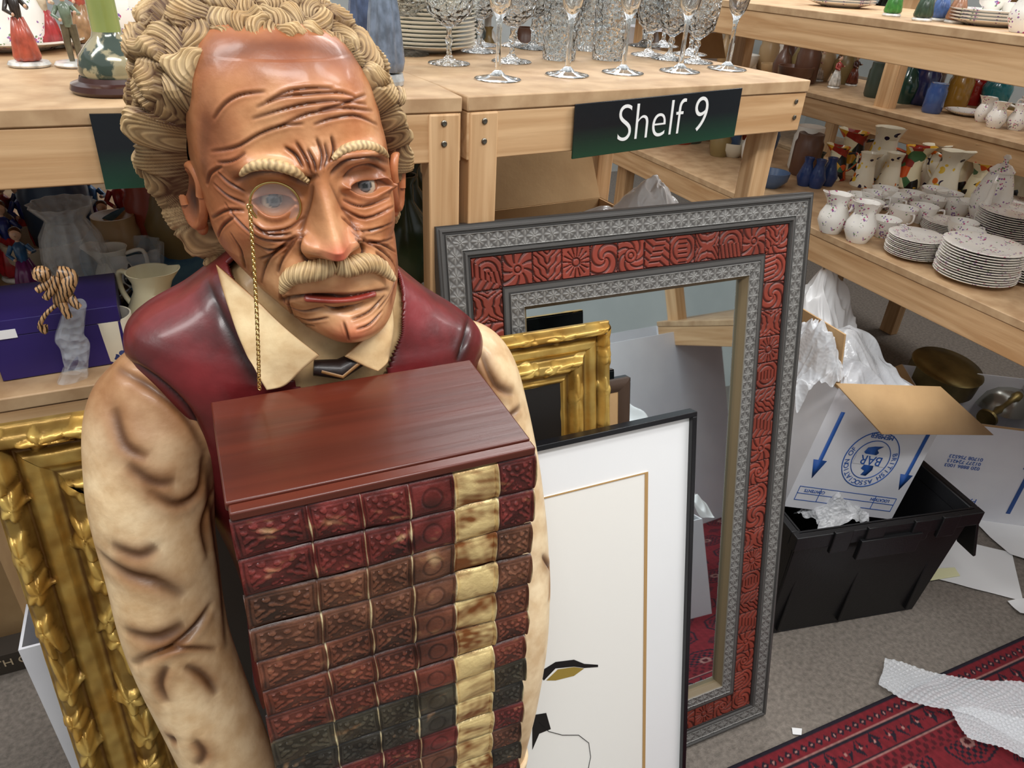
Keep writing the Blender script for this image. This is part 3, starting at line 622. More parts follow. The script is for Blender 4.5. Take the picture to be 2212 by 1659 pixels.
one(s_torus((0,0,0),.0198,.0011,'y',56,10),'rim',gl,mo)
MB().add(s_lathe([(0,.0022),(.010,.0017),(.019,0)],40)).obj('lens',mat('lens_glass',(240,244,250),.03,alpha=.14,coat=1),mo,rot=(radians(90),0,0))
b=MB();p0=Vector(at(540,452,y=mc.y));p1=Vector(at(560,838,y=.592));nL=64
for i in range(nL):
    t=i/(nL-1);q=p0.lerp(p1,t)+Vector((0,-.012*sin(pi*t),0));X=Matrix.Translation(q)@Matrix.Rotation(radians(45+90*(i%2)),4,'Z')
    b.add(s_torus((0,0,0),.0017,.00045,'y',12,6,1.35),0,None,X)
b.add(s_torus((0,0,0),.0022,.0006,'y',14,6),0,None,Matrix.Translation(p0+Vector((0,0,.002))))
b.obj('chain',gl,st,world=True)
# ------------------------------------------------ book box
bk=thing('book_box','wooden box disguised as stack of antique leather book spines','box',(.108,.524,.48))
wood_t=mat('mahogany_top',(96,40,26),.32,c2=(56,24,17),ns=.8,wood='x',coat=.25,bs=.12,bn=4,lo=.3,hi=.72)
wood_s=mat('box_side_wood',(124,70,42),.5,c2=(72,36,24),ns=2.5,wood='z',bs=.3,bn=3)
BX0,BX1,BY0,BY1,BZ=-.016,.233,.446,.604,1.14
b=MB()
V,Fc=s_box((BX0+.003,BY0+.006,.48),(BX1-.003,BY1,BZ-.008));V=[(v[0]+(.014 if v[0]>.1 else -.005)*(1.14-v[2])/.66,v[1],v[2]) for v in V];b.add((V,Fc));b.obj('body',wood_s,bk,world=True,bevel=.002)
b=MB();b.add(s_box((BX0,BY0+.010,BZ-.008),(BX1,BY1,BZ)));b.add(s_box((BX0+.002,BY0-.002,BZ-.009),(BX1,BY0+.0095,BZ-.0012)));b.obj('lid',wood_t,bk,world=True,bevel=.0015)
bnd=[0,.225,.39,.545,.70,.86,1.0]
cols=[(114,42,38),(118,46,41),(122,78,56),(116,74,54),(120,70,50),(124,66,48),(116,58,44),(72,66,52),(62,58,50),(116,46,43),(106,66,50),(64,58,48),(114,46,41),(110,66,48),(66,60,50),(114,48,43),(102,62,48)]
emb=mat('tooled_leather',(255,255,255),.44,vc=True,coat=.18,bs=.25,bn=260,c2=(196,178,162),ns=45);gcol=mat('gilt_label',(255,255,255),.36,m=.45,vc=True,bs=.35,bn=140)
zt=BZ-.0095
for i in range(17):
    hh=.0395-.0004*i+.0010*sin(i*2.1);z0=zt-hh;nu,nv=760,44
    x0=BX0+.001-(.005)*(i*.038/.6)+.001*sin(i*1.7);x1=BX1+.001+.014*(i*.038/.6)+.001*sin(i*2.9)
    u,v=np.meshgrid(np.linspace(0,1,nu),np.linspace(-1,1,nv));bul=.0080*np.sqrt(np.clip(1-(v*.985)**2,0,1))**.7
    ui=u+.003*np.sin(v*2+i)
    band=sum(np.exp(-((ui-q)/.0042)**2) for q in bnd);Pn=np.stack([u*.26,v*.03,np.full_like(u,i*.7)],2);n1=fn(Pn,150,i);n2=fn(Pn,480,i+9);n0=fn(Pn,45,i+19)
    ci=np.clip(np.searchsorted(bnd,ui)-1,0,5);lo=np.array(bnd)[ci];hi=np.array(bnd)[ci+1];a=(ui-lo)/(hi-lo)*2-1;aa_=np.abs(a)
    orn=np.sin(aa_*11+4*np.cos(v*4))*np.cos(v*8+aa_*4)+.7*np.sin(v*15)*np.cos(aa_*13);orn=np.clip(orn*5-1.2+.6*n2,-1,1)*((aa_<.76)&(np.abs(v)<.70))
    r=np.sqrt((a*.95)**2+(v*.8)**2);crc=np.exp(-((r-.42)/.06)**2)*2-.3+np.exp(-((np.abs(a)-.62)/.05)**2-(v/.12)**2);crc=crc*((aa_<.8)&(np.abs(v)<.75))
    orn=np.where(ci==3,-crc*.7,orn);orn=np.where(ci==4,.45*np.clip(n1*1.5,-1,1),orn)
    frm=np.exp(-((np.maximum(aa_*.98,np.abs(v)*1.08)-.86)/.03)**2)
    h=bul+.0024*band*(1-v**8)+.0006*orn-.0006*frm+.0006*n1+.0008*n0
    X_=x0+(x1-x0)*u;Z_=z0+(v+1)/2*hh+.0010*np.sin(u*7+i);Y_=BY0+.004-h
    bc=np.array(L(cols[i]));dk=bc*.18;c=lerp(dk,bc*1.2,.66+.28*orn-.45*frm+.25*n1+.18*n0)
    wear=np.clip(n2*.5+n1*.6-.70,0,1)[...,None]*.7;c=c*(1-wear)+np.array(L((186,140,96)))*wear
    gold=lerp(L((140,84,44)),L((246,218,154)),.64+.5*n1+.25*n2+.3*n0-.2*frm);c=np.where((ci==4)[...,None],gold,c)
    bw=np.clip(band*1.5-.75+.6*n1-.2*np.abs(v),0,1)*((ui>.02));c=c*(1-bw[...,None])+np.array(L((226,210,164)))*bw[...,None]
    ew=np.clip((np.abs(v)-.90)*8,0,1)[...,None];c=c*(1-ew)+np.array(L((26,15,12)))*ew
    b=MB();V_,F_=s_grid(np.stack([X_,Y_,Z_],2));cm=(ci==4)[:-1,:-1].ravel().astype(int).tolist();b.add((V_,F_),cm,np.clip(c,0,1).reshape(-1,3))
    b.obj('book_spine',[emb,gcol],bk,world=True,ang=75);zt=z0
# ------------------------------------------------ floor things
nx,ny=640,340;x=np.linspace(.70,2.75,nx);y=np.linspace(-.55,.625,ny);Xg,Yg=np.meshgrid(x,y)
e_=np.minimum(np.minimum(.625-Yg,Xg-.70),2.75-Xg);al_=np.where((.625-Yg)<(Xg-.70),Xg,Yg)
rd=np.array(L((124,30,40)));nv_=np.array(L((30,24,38)));cr_=np.array(L((190,136,128)));dr=np.array(L((80,18,28)))
c=np.tile(rd,Xg.shape+(1,))
def put(m,k): 
    global c
    c=np.where(m[...,None],k,c)
u=(al_/.022)%1
put(e_<.010,nv_);put((e_>.016)&(e_<.040)&((np.abs(u-.5)*2+np.abs((e_-.028)/.012))<.85),nv_);put((e_>.016)&(e_<.040)&((np.abs(u-.5)*2+np.abs((e_-.028)/.012))<.3),cr_)
put((np.abs(e_-.045)<.0018)|(np.abs(e_-.105)<.0018),cr_*.8);put((np.abs(e_-.050)<.002)|(np.abs(e_-.100)<.002),nv_)
u=(al_/.044)%1;d=np.abs(u-.5)*2+np.abs((e_-.075)/.022);put((e_>.054)&(e_<.096)&(d<1)&((d*6%1)<.5),nv_);put((e_>.054)&(e_<.096)&(d<.2),cr_)
put((e_>.110)&(e_<.14)&(np.sin(al_*260)*np.sin(e_*260)>.1),dr)
fld=e_>.145;gx=((Xg-.6)/.18)%1-.5;gy=((Yg-.40)/.14)%1-.5;r=np.maximum(np.abs(gx)*1.0,np.abs(gy))+.35*np.minimum(np.abs(gx),np.abs(gy))
put(fld&(r<.38)&(r>.34),nv_);put(fld&(r<.30)&((np.sin(gx*62)*np.sin(gy*52))>.0),nv_);put(fld&(r<.10),cr_*.7);put(fld&(r<.05),dr)
gx2=((Xg-.51)/.18)%1-.5;gy2=((Yg-.33)/.14)%1-.5;d=np.abs(gx2)+np.abs(gy2);put(fld&(d<.17)&((d*22%1)<.55),nv_);
c=c*(1+.16*fn(np.stack([Xg,Yg,Xg*0],2),400,3))[...,None]*.85
b=MB();V_,F_=s_grid(np.stack([Xg,Yg,.007+.001*fn(np.stack([Xg,Yg,Xg*0],2),9,2)],2));b.add((V_,F_),0,np.clip(c,0,1).reshape(-1,3))
tag(b.obj('rug',mat('rug_wool',(255,255,255),.95,vc=True,bs=.5,bn=500),solid=.006),'red oriental rug with dark medallions and patterned border','rug')
def sheet_px(name,label,cat,corners,z,m,amp,scale,n=60,solid=0,seed=1,bub=False):
    A,B_,C,D=[at(*q,z=z) for q in corners];u,v=np.meshgrid(np.linspace(0,1,n),np.linspace(0,1,n));u=u[...,None];v=v[...,None]
    Pn=(1-v)*((1-u)*np.array(A)+u*np.array(B_))+v*((1-u)*np.array(D)+u*np.array(C))
    w=fn(Pn,scale,seed);w2=fn(Pn,scale*3,seed+2);P0=Pn.copy();Pn[...,2]+=np.abs(w)*amp+w2*amp*.2+amp*.3;ed=fn(P0,60,seed+5)*(.006 if bub else .0008);Pn[...,0]+=ed;Pn[...,1]+=ed
    if bub:
        gx=P0[...,0]/.0115;gy=P0[...,1]/.010;gx=gx+.5*(np.floor(gy)%2);r=np.sqrt(((gx%1)-.5)**2+((gy%1)-.5)**2);Pn[...,2]+=.003*np.sqrt(np.clip(1-(r/.42)**2,0,1))
    b=MB();b.add(s_grid(Pn),0,None);return tag(b.obj(name,m,solid=solid,ang=80),label,cat)
sheet_px('bubble_wrap_sheet','crumpled clear bubble wrap sheet lying across the rug','bubble wrap',((1905,1435),(2280,1510),(2280,1640),(1895,1490)),.012,wrapf,.016,13,230,seed=4,bub=True)
sheet_px('bubble_wrap_sheet','strip of clear bubble wrap folded on the rug','bubble wrap',((2050,1530),(2290,1560),(2290,1680),(2090,1600)),.026,wrapf,.010,16,150,seed=6,bub=True)
sheet_px('paper_sheet','loose white paper lying on the carpet','paper',((1990,1150),(2185,1195),(2210,1300),(1958,1238)),.003,paper,.004,7,30,seed=8)
sheet_px('paper_sheet','large white printed paper near the cartons','paper',((2095,1120),(2270,1080),(2290,1240),(2180,1200)),.006,paper,.006,8,30,seed=9)
sheet_px('paper_note','pale yellow paper note on the loose sheet','paper',((1978,1232),(2062,1226),(2074,1245),(1990,1258)),.010,mat('yellow_paper',(238,236,190),.7),.001,9,12,seed=10)
sheet_px('paper_scrap','tiny torn white paper scrap on carpet','paper',((1710,1572),(1732,1574),(1731,1588),(1712,1586)),.002,paper,.002,9,8,seed=11)
sheet_px('paper_sheet','white crumpled paper at the edge of the rug','paper',((2175,1300),(2250,1290),(2250,1340),(2200,1330)),.006,paper,.012,20,20,seed=12)
cz=radians(-10);cr_e=thing('storage_crate','black lidded plastic storage crate holding cartons and bubble wrap','crate',(1.185,.885,0),cz)
b=MB();Wc,Dc,Hc=.45,.31,.375
def tbox(x0,y0,x1,y1,z0,z1,t):
    V,Fc=s_box((x0,y0,z0),(x1,y1,z1));return [(v[0]+(t*(-1 if v[0]<Wc/2 else 1)*(v[2]/Hc)),v[1]+(t*(-1 if v[1]<Dc/2 else 1)*(v[2]/Hc)),v[2]) for v in V],Fc
tp=.022
b.add(tbox(0,0,Wc,Dc,0.001,.006,tp))
for q in ((0,0,Wc,.006),(0,Dc-.006,Wc,Dc),(0,.0061,.006,Dc-.0061),(Wc-.006,.0061,Wc,Dc-.0061)): b.add(tbox(*q,.006,Hc,tp))
R0=-.036
for q in ((R0,R0,Wc-R0,-.012),(R0,Dc+.012,Wc-R0,Dc-R0),(R0,-.012,-.012,Dc+.012),(Wc+.012,-.012,Wc-R0,Dc+.012)): b.add(s_box((q[0],q[1],Hc-.04),(q[2],q[3],Hc)))
for xx in (.06,.15,.28,.36): b.add(s_box((xx,R0-.006,Hc-.058),(xx+.05,R0+.004,Hc+.006)))
for xx in (.02,.2,.41): b.add(s_box((xx,-.012,.02),(xx+.008,.002,Hc-.04)))
b.add(s_box((.14,R0-.01,Hc-.09),(.31,R0+.003,Hc-.03)))
b.obj('crate_body',blackp,cr_e,bevel=.002)
b=MB();Xl=Matrix.Translation((Wc-R0,.15,Hc-.005))@Matrix.Rotation(radians(70),4,'Y')
for k in range(5): b.add(s_box((.0,-.17+k*.066,-.004),(.18-.04*(k%2),-.11+k*.066,.004)),0,None,Xl)
b.obj('hinged_lid',blackp,cr_e,bevel=.002)
def carton(label,loc,rot,S,m,flaps,m_in=card,group='packing cartons'):
    e=thing('carton',label,'box',loc,group=group);e.rotation_euler=rot
    w,d,h=S;t=.004;b=MB()
    b.add(s_box((0,0,0),(w,d,t)));b.add(s_box((0,0,t),(w,t,h)));b.add(s_box((0,d-t,t),(w,d,h)));b.add(s_box((0,t,t),(t,d-t,h)));b.add(s_box((w-t,t,t),(w,d-t,h)));b.obj('carton_body',m,e)
    for (sd,ang,fl) in flaps:
        b=MB();T=Matrix.Translation
        if sd=='f': V=s_box((0,-fl,-t/2),(w,0,t/2));X=T((0,0,h))@Matrix.Rotation(radians(ang),4,'X')
        if sd=='b': V=s_box((0,0,-t/2),(w,fl,t/2));X=T((0,d,h))@Matrix.Rotation(-radians(ang),4,'X')
        if sd=='l': V=s_box((-fl,0,-t/2),(0,d,t/2));X=T((0,0,h))@Matrix.Rotation(-radians(ang),4,'Y')
        if sd=='r': V=s_box((0,0,-t/2),(fl,d,t/2));X=T((w,0,h))@Matrix.Rotation(radians(ang),4,'Y')
        b.add(V,0,None,X);b.obj('flap',m_in,e)
    return e
def drape(name,label,cat,c,S,seed,m=wrapf,rz=0,soft=1.):
    n=150;u,v=np.meshgrid(np.linspace(-1,1,n),np.linspace(-1,1,n));r2=u*u+v*v;P0=np.stack([u,v,u*0],2)
    rdg=lambda s,k:1-np.sqrt(fn(P0,s,k)**2+.02*soft)
    z=S[2]*(np.exp(-r2*1.1)+.26*rdg(4,seed)+.13*rdg(9,seed+1)+.05*rdg(22,seed+2)-.3)
    x=S[0]*(u*.9+.12*fn(P0,4,seed+3)+.04*fn(P0,11,seed+6));y=S[1]*(v*.9+.12*fn(P0,4,seed+4)+.04*fn(P0,11,seed+7))
    return tag(MB().add(s_grid(np.stack([x,y,z],2))).obj(name,m,loc=c,rot=(0,0,rz),ang=180),label,cat)
bc=carton('white removals carton with blue arrows tipped in a black crate',(1.262,1.015,.31),(radians(-6),radians(13),radians(-14)),(.345,.27,.34),cardw,[('l',-70,.14)])
Mb=(Matrix.Translation(bc.location)@bc.rotation_euler.to_matrix().to_4x4()).inverted()
fq=[Mb@at(1805,828,y=.985),Mb@at(1905,938,y=.90),Mb@at(2145,940,y=.86),Mb@at(2030,835,y=.95)]
one((fq,[(0,1,2,3)]),'flap',card,bc,solid=.004)
def arrow(parent,x,z,h,w,y=-.0012,up=True,name='printed_arrow'):
    s=1 if up else -1;V=[(x-w*.28,y,z-s*h/2),(x+w*.28,y,z-s*h/2),(x+w*.28,y,z+s*h*.22),(x+w,y,z+s*h*.22),(x,y,z+s*h/2),(x-w,y,z+s*h*.22),(x-w*.28,y,z+s*h*.22)]
    return one((V,[tuple(range(7))]),name,blueprint,parent,solid=.0006)
def carton_print(e,w,h,inv=True):
    rt=(radians(90),radians(180) if inv else 0,0)
    arrow(e,.042,h*.55,h*.56,.020,up=not inv);arrow(e,w-.028,h*.52,h*.50,.020,up=not inv)
    cx,cz2=w*.54,h*.49;k=1.38
    one(s_torus((cx,-.0012,cz2),.058*k,.0013,'y',48,6),'printed_ring',blueprint,e);one(s_torus((cx,-.0012,cz2),.040*k,.0011,'y',48,6),'printed_ring',blueprint,e)
    s=-k if inv else k
    V=[(cx+s*a*.001,-.0013,cz2+s*c2*.001) for a,c2 in ((-6,34),(6,33),(2,24),(12,20),(9,12),(14,2),(12,-8),(22,-14),(18,-24),(4,-28),(-14,-30),(-4,-22),(-10,-16),(-4,-8),(-6,2),(-12,10),(-14,20))]
    one((V,[tuple(range(len(V)))]),'printed_map',blueprint,e,solid=.0005)
    one(s_box((cx-.036*k,-.0022,cz2-.011*k),(cx+.036*k,-.0016,cz2+.011*k)),'printed_band',cardw,e)
    text('BAR',.027*k,e,(cx,-.0026,cz2),rt,blueprint)
    tx='BRITISH ASSOCIATION OF'
    for i,ch in enumerate(tx):
        if ch==' ': continue
        a=radians(200-i*220/(len(tx)-1));
        if inv: a+=pi
        text(ch,.014*k,e,(cx+.049*k*cos(a),-.0016,cz2+.049*k*sin(a)),(radians(90),-(a-pi/2),0),blueprint,ext=.0002)
    text('MEMBER',.014*k,e,(cx,-.0016,cz2-.050*k*(-1 if inv else 1)),rt,blueprint)
    zb=h*.13
    for q in ((.02,zb+.02,w-.02),(.02,zb,w-.02),(.02,zb-.02,w-.02)): one(s_box((q[0],-.0014,q[1]),(q[2],-.0004,q[1]+.0014)),'printed_line',blueprint,e)
    for xx in (.02,w*.25,w*.75,w-.02): one(s_box((xx,-.0014,zb-.02),(xx+.0014,-.0004,zb+.021)),'printed_line',blueprint,e)
    text('CONTENTS',.012,e,(w*.2,-.0016,zb+.011),rt,blueprint);text('LOCATION',.012,e,(w*.8,-.0016,zb+.011),rt,blueprint)
carton_print(bc,.345,.34,True)
b2=carton('white removals carton with printed arrow, filled with brassware',(1.93,1.13,.001),(0,0,radians(-33)),(.40,.34,.36),cardw,[('f',112,.13),('l',35,.13),('r',60,.12)])
arrow(b2,.32,.17,.24,.022);text('020 8886 1003\n01277 724213\n01708 756523',.017,b2,(.13,-.0012,.22),(radians(90),radians(180),0),blueprint)
text('PACKING',.026,b2,(.16,-.0012,.08),(radians(90),radians(180),0),blueprint)
drape('bubble_wrap','crumpled translucent wrap spilling from a white carton','bubble wrap',at(1800,830,y=1.2),(.16,.15,.17),3,wrapf)
drape('bubble_wrap','loose translucent film bunched in a white carton','bubble wrap',at(1730,830,y=1.10),(.09,.10,.20),33,wrapf)
drape('packing_paper','crumpled white packing paper beside the china shelf','paper',at(1750,730,y=1.45),(.11,.10,.24),5,paper)
drape('bubble_wrap','clump of clear bubble wrap resting in the crate','bubble wrap',at(1795,1120,y=.98),(.085,.055,.085),7,bubf)
def lathe_thing(name,label,cat,prof,m,loc,n=40,group=None,rot=(0,0,0),ang=45,pleat=0,pn=12):
    o=MB().add(s_lathe(prof,n,pleat=pleat,pn=pn)).obj(name,m,loc=loc,rot=rot,ang=ang);return tag(o,label,cat,group)
lathe_thing('brass_pan','round antique brass lidded pan packed in a carton','pan',[(0,0),(.105,0),(.112,.01),(.112,.07),(.116,.075),(.110,.082),(.06,.088),(0,.09)],brass,at(2025,830,y=1.36),rot=(radians(8),0,0))
lathe_thing('pewter_bowl','domed metal bowl lying in a carton','bowl',[(0,.075),(.04,.07),(.07,.05),(.085,.016),(.09,0),(.085,0),(.08,.02),(.04,.06),(0,.066)],mat('pewter',(180,180,172),.25,m=.8),at(2165,875,y=1.22))
lathe_thing('brass_candlestick','tarnished brass candlestick lying across a carton','candlestick',[(0,0),(.03,0),(.032,.008),(.012,.02),(.008,.05),(.013,.07),(.008,.09),(.008,.16),(.016,.17),(.014,.19),(0,.19)],brass,at(2130,905,y=1.14),rot=(0,radians(80),radians(10)))
carton('open brown cardboard carton stuffed with bubble wrap',(.49,1.12,.721),(0,0,radians(5)),(.46,.36,.27),card,[('f',35,.10),('l',20,.10),('b',-60,.12),('r',30,.10)])
drape('bubble_wrap','billowing clear bubble wrap on a carton','bubble wrap',(.70,1.20,.985),(.23,.12,.10),12,wrapw,soft=6)
drape('bubble_wrap','crumpled bubble wrap heaped beneath the shelf','bubble wrap',(.88,1.24,.97),(.11,.10,.16),15,wrapw,soft=6)
v=at(70,1372,z=0);carton('brown cardboard carton on the carpet beneath shelving',(v.x-.50,v.y,.001),(0,0,0),(.50,.24,.42),card,[])
one_=one(s_box((0,0,0),(.40,.06,.06)),'box_base',mat('dark_card',(60,52,44),.7));v=at(75,1440,z=0);tag(one_,'dark flat carton printed with partial lettering','box');one_.location=(v.x-.40,v.y,.001)
text('TH C',.030,one_,(.362,-.0012,.034),(radians(90),0,0),mat('buff_print',(200,180,150),.7))
carton('white cardboard carton standing behind gilt frame',(-.332,.885,.001),(0,0,0),(.26,.09,.62),cardw,[])
carton('white cardboard carton open on the carpet',(.86,-.12,.008),(0,0,radians(8)),(.42,.33,.30),cardw,[])
carton('large white cardboard carton on the floor',(1.25,-.75,.008),(0,0,radians(-6)),(.6,.4,.8),cardw,[('l',110,.15)])
drape('packing_paper','heap of white packing paper in an open carton','paper',(1.10,.04,.24),(.26,.18,.42),22,paper)
# ------------------------------------------------ glasses
def S9(px,py):
    v=at(px,py,z=1.3303)
    if px>1000: v.y=min(v.y,1.52)
    else: v.y=min(v.y,1.48)
    return v
def lathe_kind(name,label,prof,m,px,group='cut glasses on shelf nine'):
    return lathe_thing(name,label,'glass',prof,m,S9(*px),48,group)
foot=[(0,0),(.034,0),(.036,.0015),(.034,.003),(.012,.007),(.0045,.014)]
flute=foot+[(.0038,.05),(.004,.075),(.006,.085),(.015,.10),(.022,.13),(.024,.17),(.022,.215),(.0208,.215),(.0225,.17),(.0203,.13),(.013,.103),(.004,.092),(0,.09)]
wine=foot+[(.0042,.03),(.0075,.038),(.004,.046),(.0045,.055),(.018,.062),(.036,.078),(.042,.098),(.040,.125),(.0385,.125),(.0403,.098),(.034,.08),(.016,.066),(0,.063)]
goblet=foot+[(.0042,.025),(.007,.032),(.0045,.04),(.012,.046),(.027,.058),(.032,.085),(.034,.13),(.0325,.13),(.0305,.085),(.025,.060),(.01,.05),(0,.049)]
tumb=[(0,0),(.030,0),(.031,.003),(.0345,.11),(.036,.125),(.0345,.125),(.033,.11),(.029,.010),(0,.009)]
g0=lathe_kind('champagne_flute','tall clear glass champagne flute on the shelf board',flute,glass,(1075,172))
for q in ((1225,163),(1345,158),(1468,155),(1570,150)): dup(g0,S9(*q))
g1=lathe_kind('wine_glass','cut crystal wine glass with wide faceted bowl',wine,cutglass,(970,138))
for q in ((1105,134),(885,118),(1035,112),(1005,88),(1150,105),(1090,92),(1165,82),(950,100)): dup(g1,S9(*q))
g2_=lathe_kind('goblet','cut crystal goblet with straight bowl',goblet,cutglass,(1400,120))
for q in ((1445,128),(1380,98),(1490,118),(1240,92),(1430,100),(1340,88),(1500,135)): dup(g2_,S9(*q))
g3=lathe_kind('tumbler','tall cut crystal tumbler with diamond facets',tumb,cutglass,(1207,128))
for q in ((1313,128),(1270,108),(1180,100)): dup(g3,S9(*q))
# ------------------------------------------------ china
plp=[(0,0),(.055,0),(.06,.003),(.098,.013),(.1,.015),(.098,.0155),(.058,.006),(0,.0045)]
plate=lathe_thing('plate','white floral bone china plate with gilt rim','plate',plp,floral,(0,0,0),44,'stacked floral china plates')
def stack(px,n,s,z=.85,g=plate):
    q=at(*px,z=z+.0005)
    for i in range(n):
        dup(g,(q.x+RN.uniform(-.0015,.0015),q.y+RN.uniform(-.0015,.0015),q.z+i*.0066*(s if s<1 else 1)),RN.uniform(0,6),scale=s)
stack((2100,600),13,.95);stack((1968,552),11,.72);stack((2165,520),14,.9);stack((2212,600),6,.9);stack((2035,500),7,.62);stack((2180,455),5,.8)
bpy.data.objects.remove(plate)
def handle_part(e,m,x,z0,z1,out,r): one(s_tube(catm([(x,0,z1),(x+out,0,z1+.004),(x+out*1.15,0,(z0+z1)/2),(x+out*.5,0,z0),(x-.002,0,z0-.002)],16),r,10),'handle',m,e)
def cup_kind():
    e=thing('teacup','small floral china teacup on the shelf','cup',(0,0,0),group='floral china cups')
    one(s_lathe([(0,0),(.02,0),(.021,.004),(.03,.012),(.037,.032),(.042,.052),(.0405,.052),(.036,.034),(.027,.014),(0,.007)],36),'bowl',floral,e)
    handle_part(e,floral,.037,.016,.042,.018,.0028);return e
def jug_kind(label,m,cone=False):
    e=thing('jug',label,'jug',(0,0,0),group='china jugs')
    pf=[(0,0),(.040,0),(.041,.004),(.034,.03),(.029,.06),(.024,.085),(.026,.10),(.031,.112),(.029,.112),(.022,.095),(.027,.06),(.032,.03),(.036,.008),(0,.006)] if cone else [(0,0),(.026,0),(.028,.004),(.040,.03),(.038,.05),(.026,.075),(.026,.09),(.032,.105),(.030,.105),(.024,.09),(.024,.075),(.034,.05),(.036,.03),(0,.006)]
    V,Fc=s_lathe(pf,36)
    V=[((v[0]-.018*max(0,(v[2]-.08)/.025) if v[0]<-.015 else v[0]),v[1],v[2]+(.006 if v[0]<-.015 and v[2]>.1 else 0)) for v in V]
    one((V,Fc),'vessel',m,e);handle_part(e,m,.026,.035,.09,.03,.0042);return e
def pot_kind():
    e=thing('coffee_pot','tall floral china coffee pot with domed lid','coffee pot',(0,0,0))
    one(s_lathe([(0,0),(.035,0),(.03,.01),(.05,.05),(.055,.09),(.04,.14),(.03,.165),(0,.165)],40),'vessel',floral,e)
    one(s_lathe([(.033,.165),(.034,.17),(.02,.185),(.008,.19),(.006,.2),(.011,.206),(.006,.214),(0,.215)],30),'lid',floral,e)
    one(s_tube(catm([(-.045,0,.06),(-.075,0,.08),(-.085,0,.12),(-.1,0,.155)],12),[.012]*3+[.010]*3+[.008]*3+[.006]*3,14),'spout',floral,e)
    handle_part(e,floral,.045,.05,.14,.045,.0055);return e
cup=cup_kind()
for i,q in enumerate(((1903,440),(1903,510),(1960,450),(2005,462),(1942,485),(2068,515),(2080,535),(1985,480),(1850,455),(1870,470),(2010,440),(2040,450),(2090,470),(1925,455),(1880,450),(2060,470))): dup(cup,at(*q,z=.8505),RN.uniform(-2.6,-.6))
jf=jug_kind('floral china cream jug with looped handle',floral)
for q,a in (((1792,500),2.6),((1850,520),2.9)): dup(jf,at(*q,z=.8505),a-2.6,scale=1.05)
pt=pot_kind();pt.location=at(2118,490,z=.8505);pt.rotation_euler[2]=.5
deco=spots('deco_glaze',(240,230,200),[(214,88,34),(30,26,26),(238,226,190),(222,170,50),(70,110,70),(150,45,34)],34,.5,cells=True)
deco2=spots('deco_flower_glaze',(236,228,206),[(222,110,30),(40,30,60),(230,190,60)],40,.4,dens=.48)
jd=jug_kind('hand painted art deco jug in orange and black',deco,True);jd2=jug_kind('cream art deco jug with painted flowers',deco2,True)
for i,(q,s) in enumerate((((1830,372),1.3),((1890,385),1.6),((1955,400),1.2),((2030,418),1.3),((2075,408),1.4),((2140,420),1.45),((2185,425),1.3),((1915,400),1.0),((2100,425),1.),((1990,395),1.2),((1800,385),1.),((1860,400),1.))):
    dup((jd,jd2)[i%2],at(*q,z=.8505),RN.uniform(-1,2),scale=s)
bjug=mat('blue_glaze',(40,55,95),.15);
for q in ((1735,400),(1760,405),(1785,400)): lathe_thing('vase','small dark blue glazed vase','vase',[(0,0),(.02,0),(.03,.03),(.02,.06),(.014,.08),(.018,.095),(.014,.095),(0,.03)],bjug,at(*q,z=.8505),28,'small blue vases')
for o in (jf,jd,jd2,cup):
    for c_ in list(o.children): bpy.data.objects.remove(c_)
    bpy.data.objects.remove(o)
vp=[(0,0),(.035,0),(.045,.03),(.05,.07),(.035,.11),(.015,.14),(.014,.17),(.022,.185),(.018,.185),(0,.12)]
vp2=[(0,0),(.04,0),(.045,.01),(.045,.10),(.04,.11),(.04,.13),(.036,.13),(0,.11)]
def M5(px,py):
    v=at(px,py,z=1.0505);v.x=min(max(v.x,2.53),3.0);v.y=min(max(v.y,.7),3.6);return v
for (q,c_,pr_,s,lb) in (((1948,222),(30,60,50),vp,1.,'dark green glass vase'),((1985,225),(36,44,86),vp2,1.1,'dark blue lidded jar'),((2035,195),(40,46,80),vp2,1.2,'blue and white ginger jar'),((2010,243),(52,78,130),vp2,.8,'blue jasper pot with silver rim'),
      ((2060,232),(150,110,40),vp2,1.,'amber glass jar'),((2100,225),(160,34,30),vp,1.1,'red glass vase'),((2140,235),(20,110,120),vp,1.1,'teal glass vase'),((1920,215),(90,40,40),vp,1.,'maroon glass vase'),((2175,200),(60,40,30),vp2,1.2,'brown stoneware jar')):
    o=lathe_thing('vase',lb+' on the wooden shelf','vase',pr_,mat('glaze_'+lb.split()[0],c_,.08,coat=.6),M5(*q),32,'coloured vases');o.scale=(s,)*3
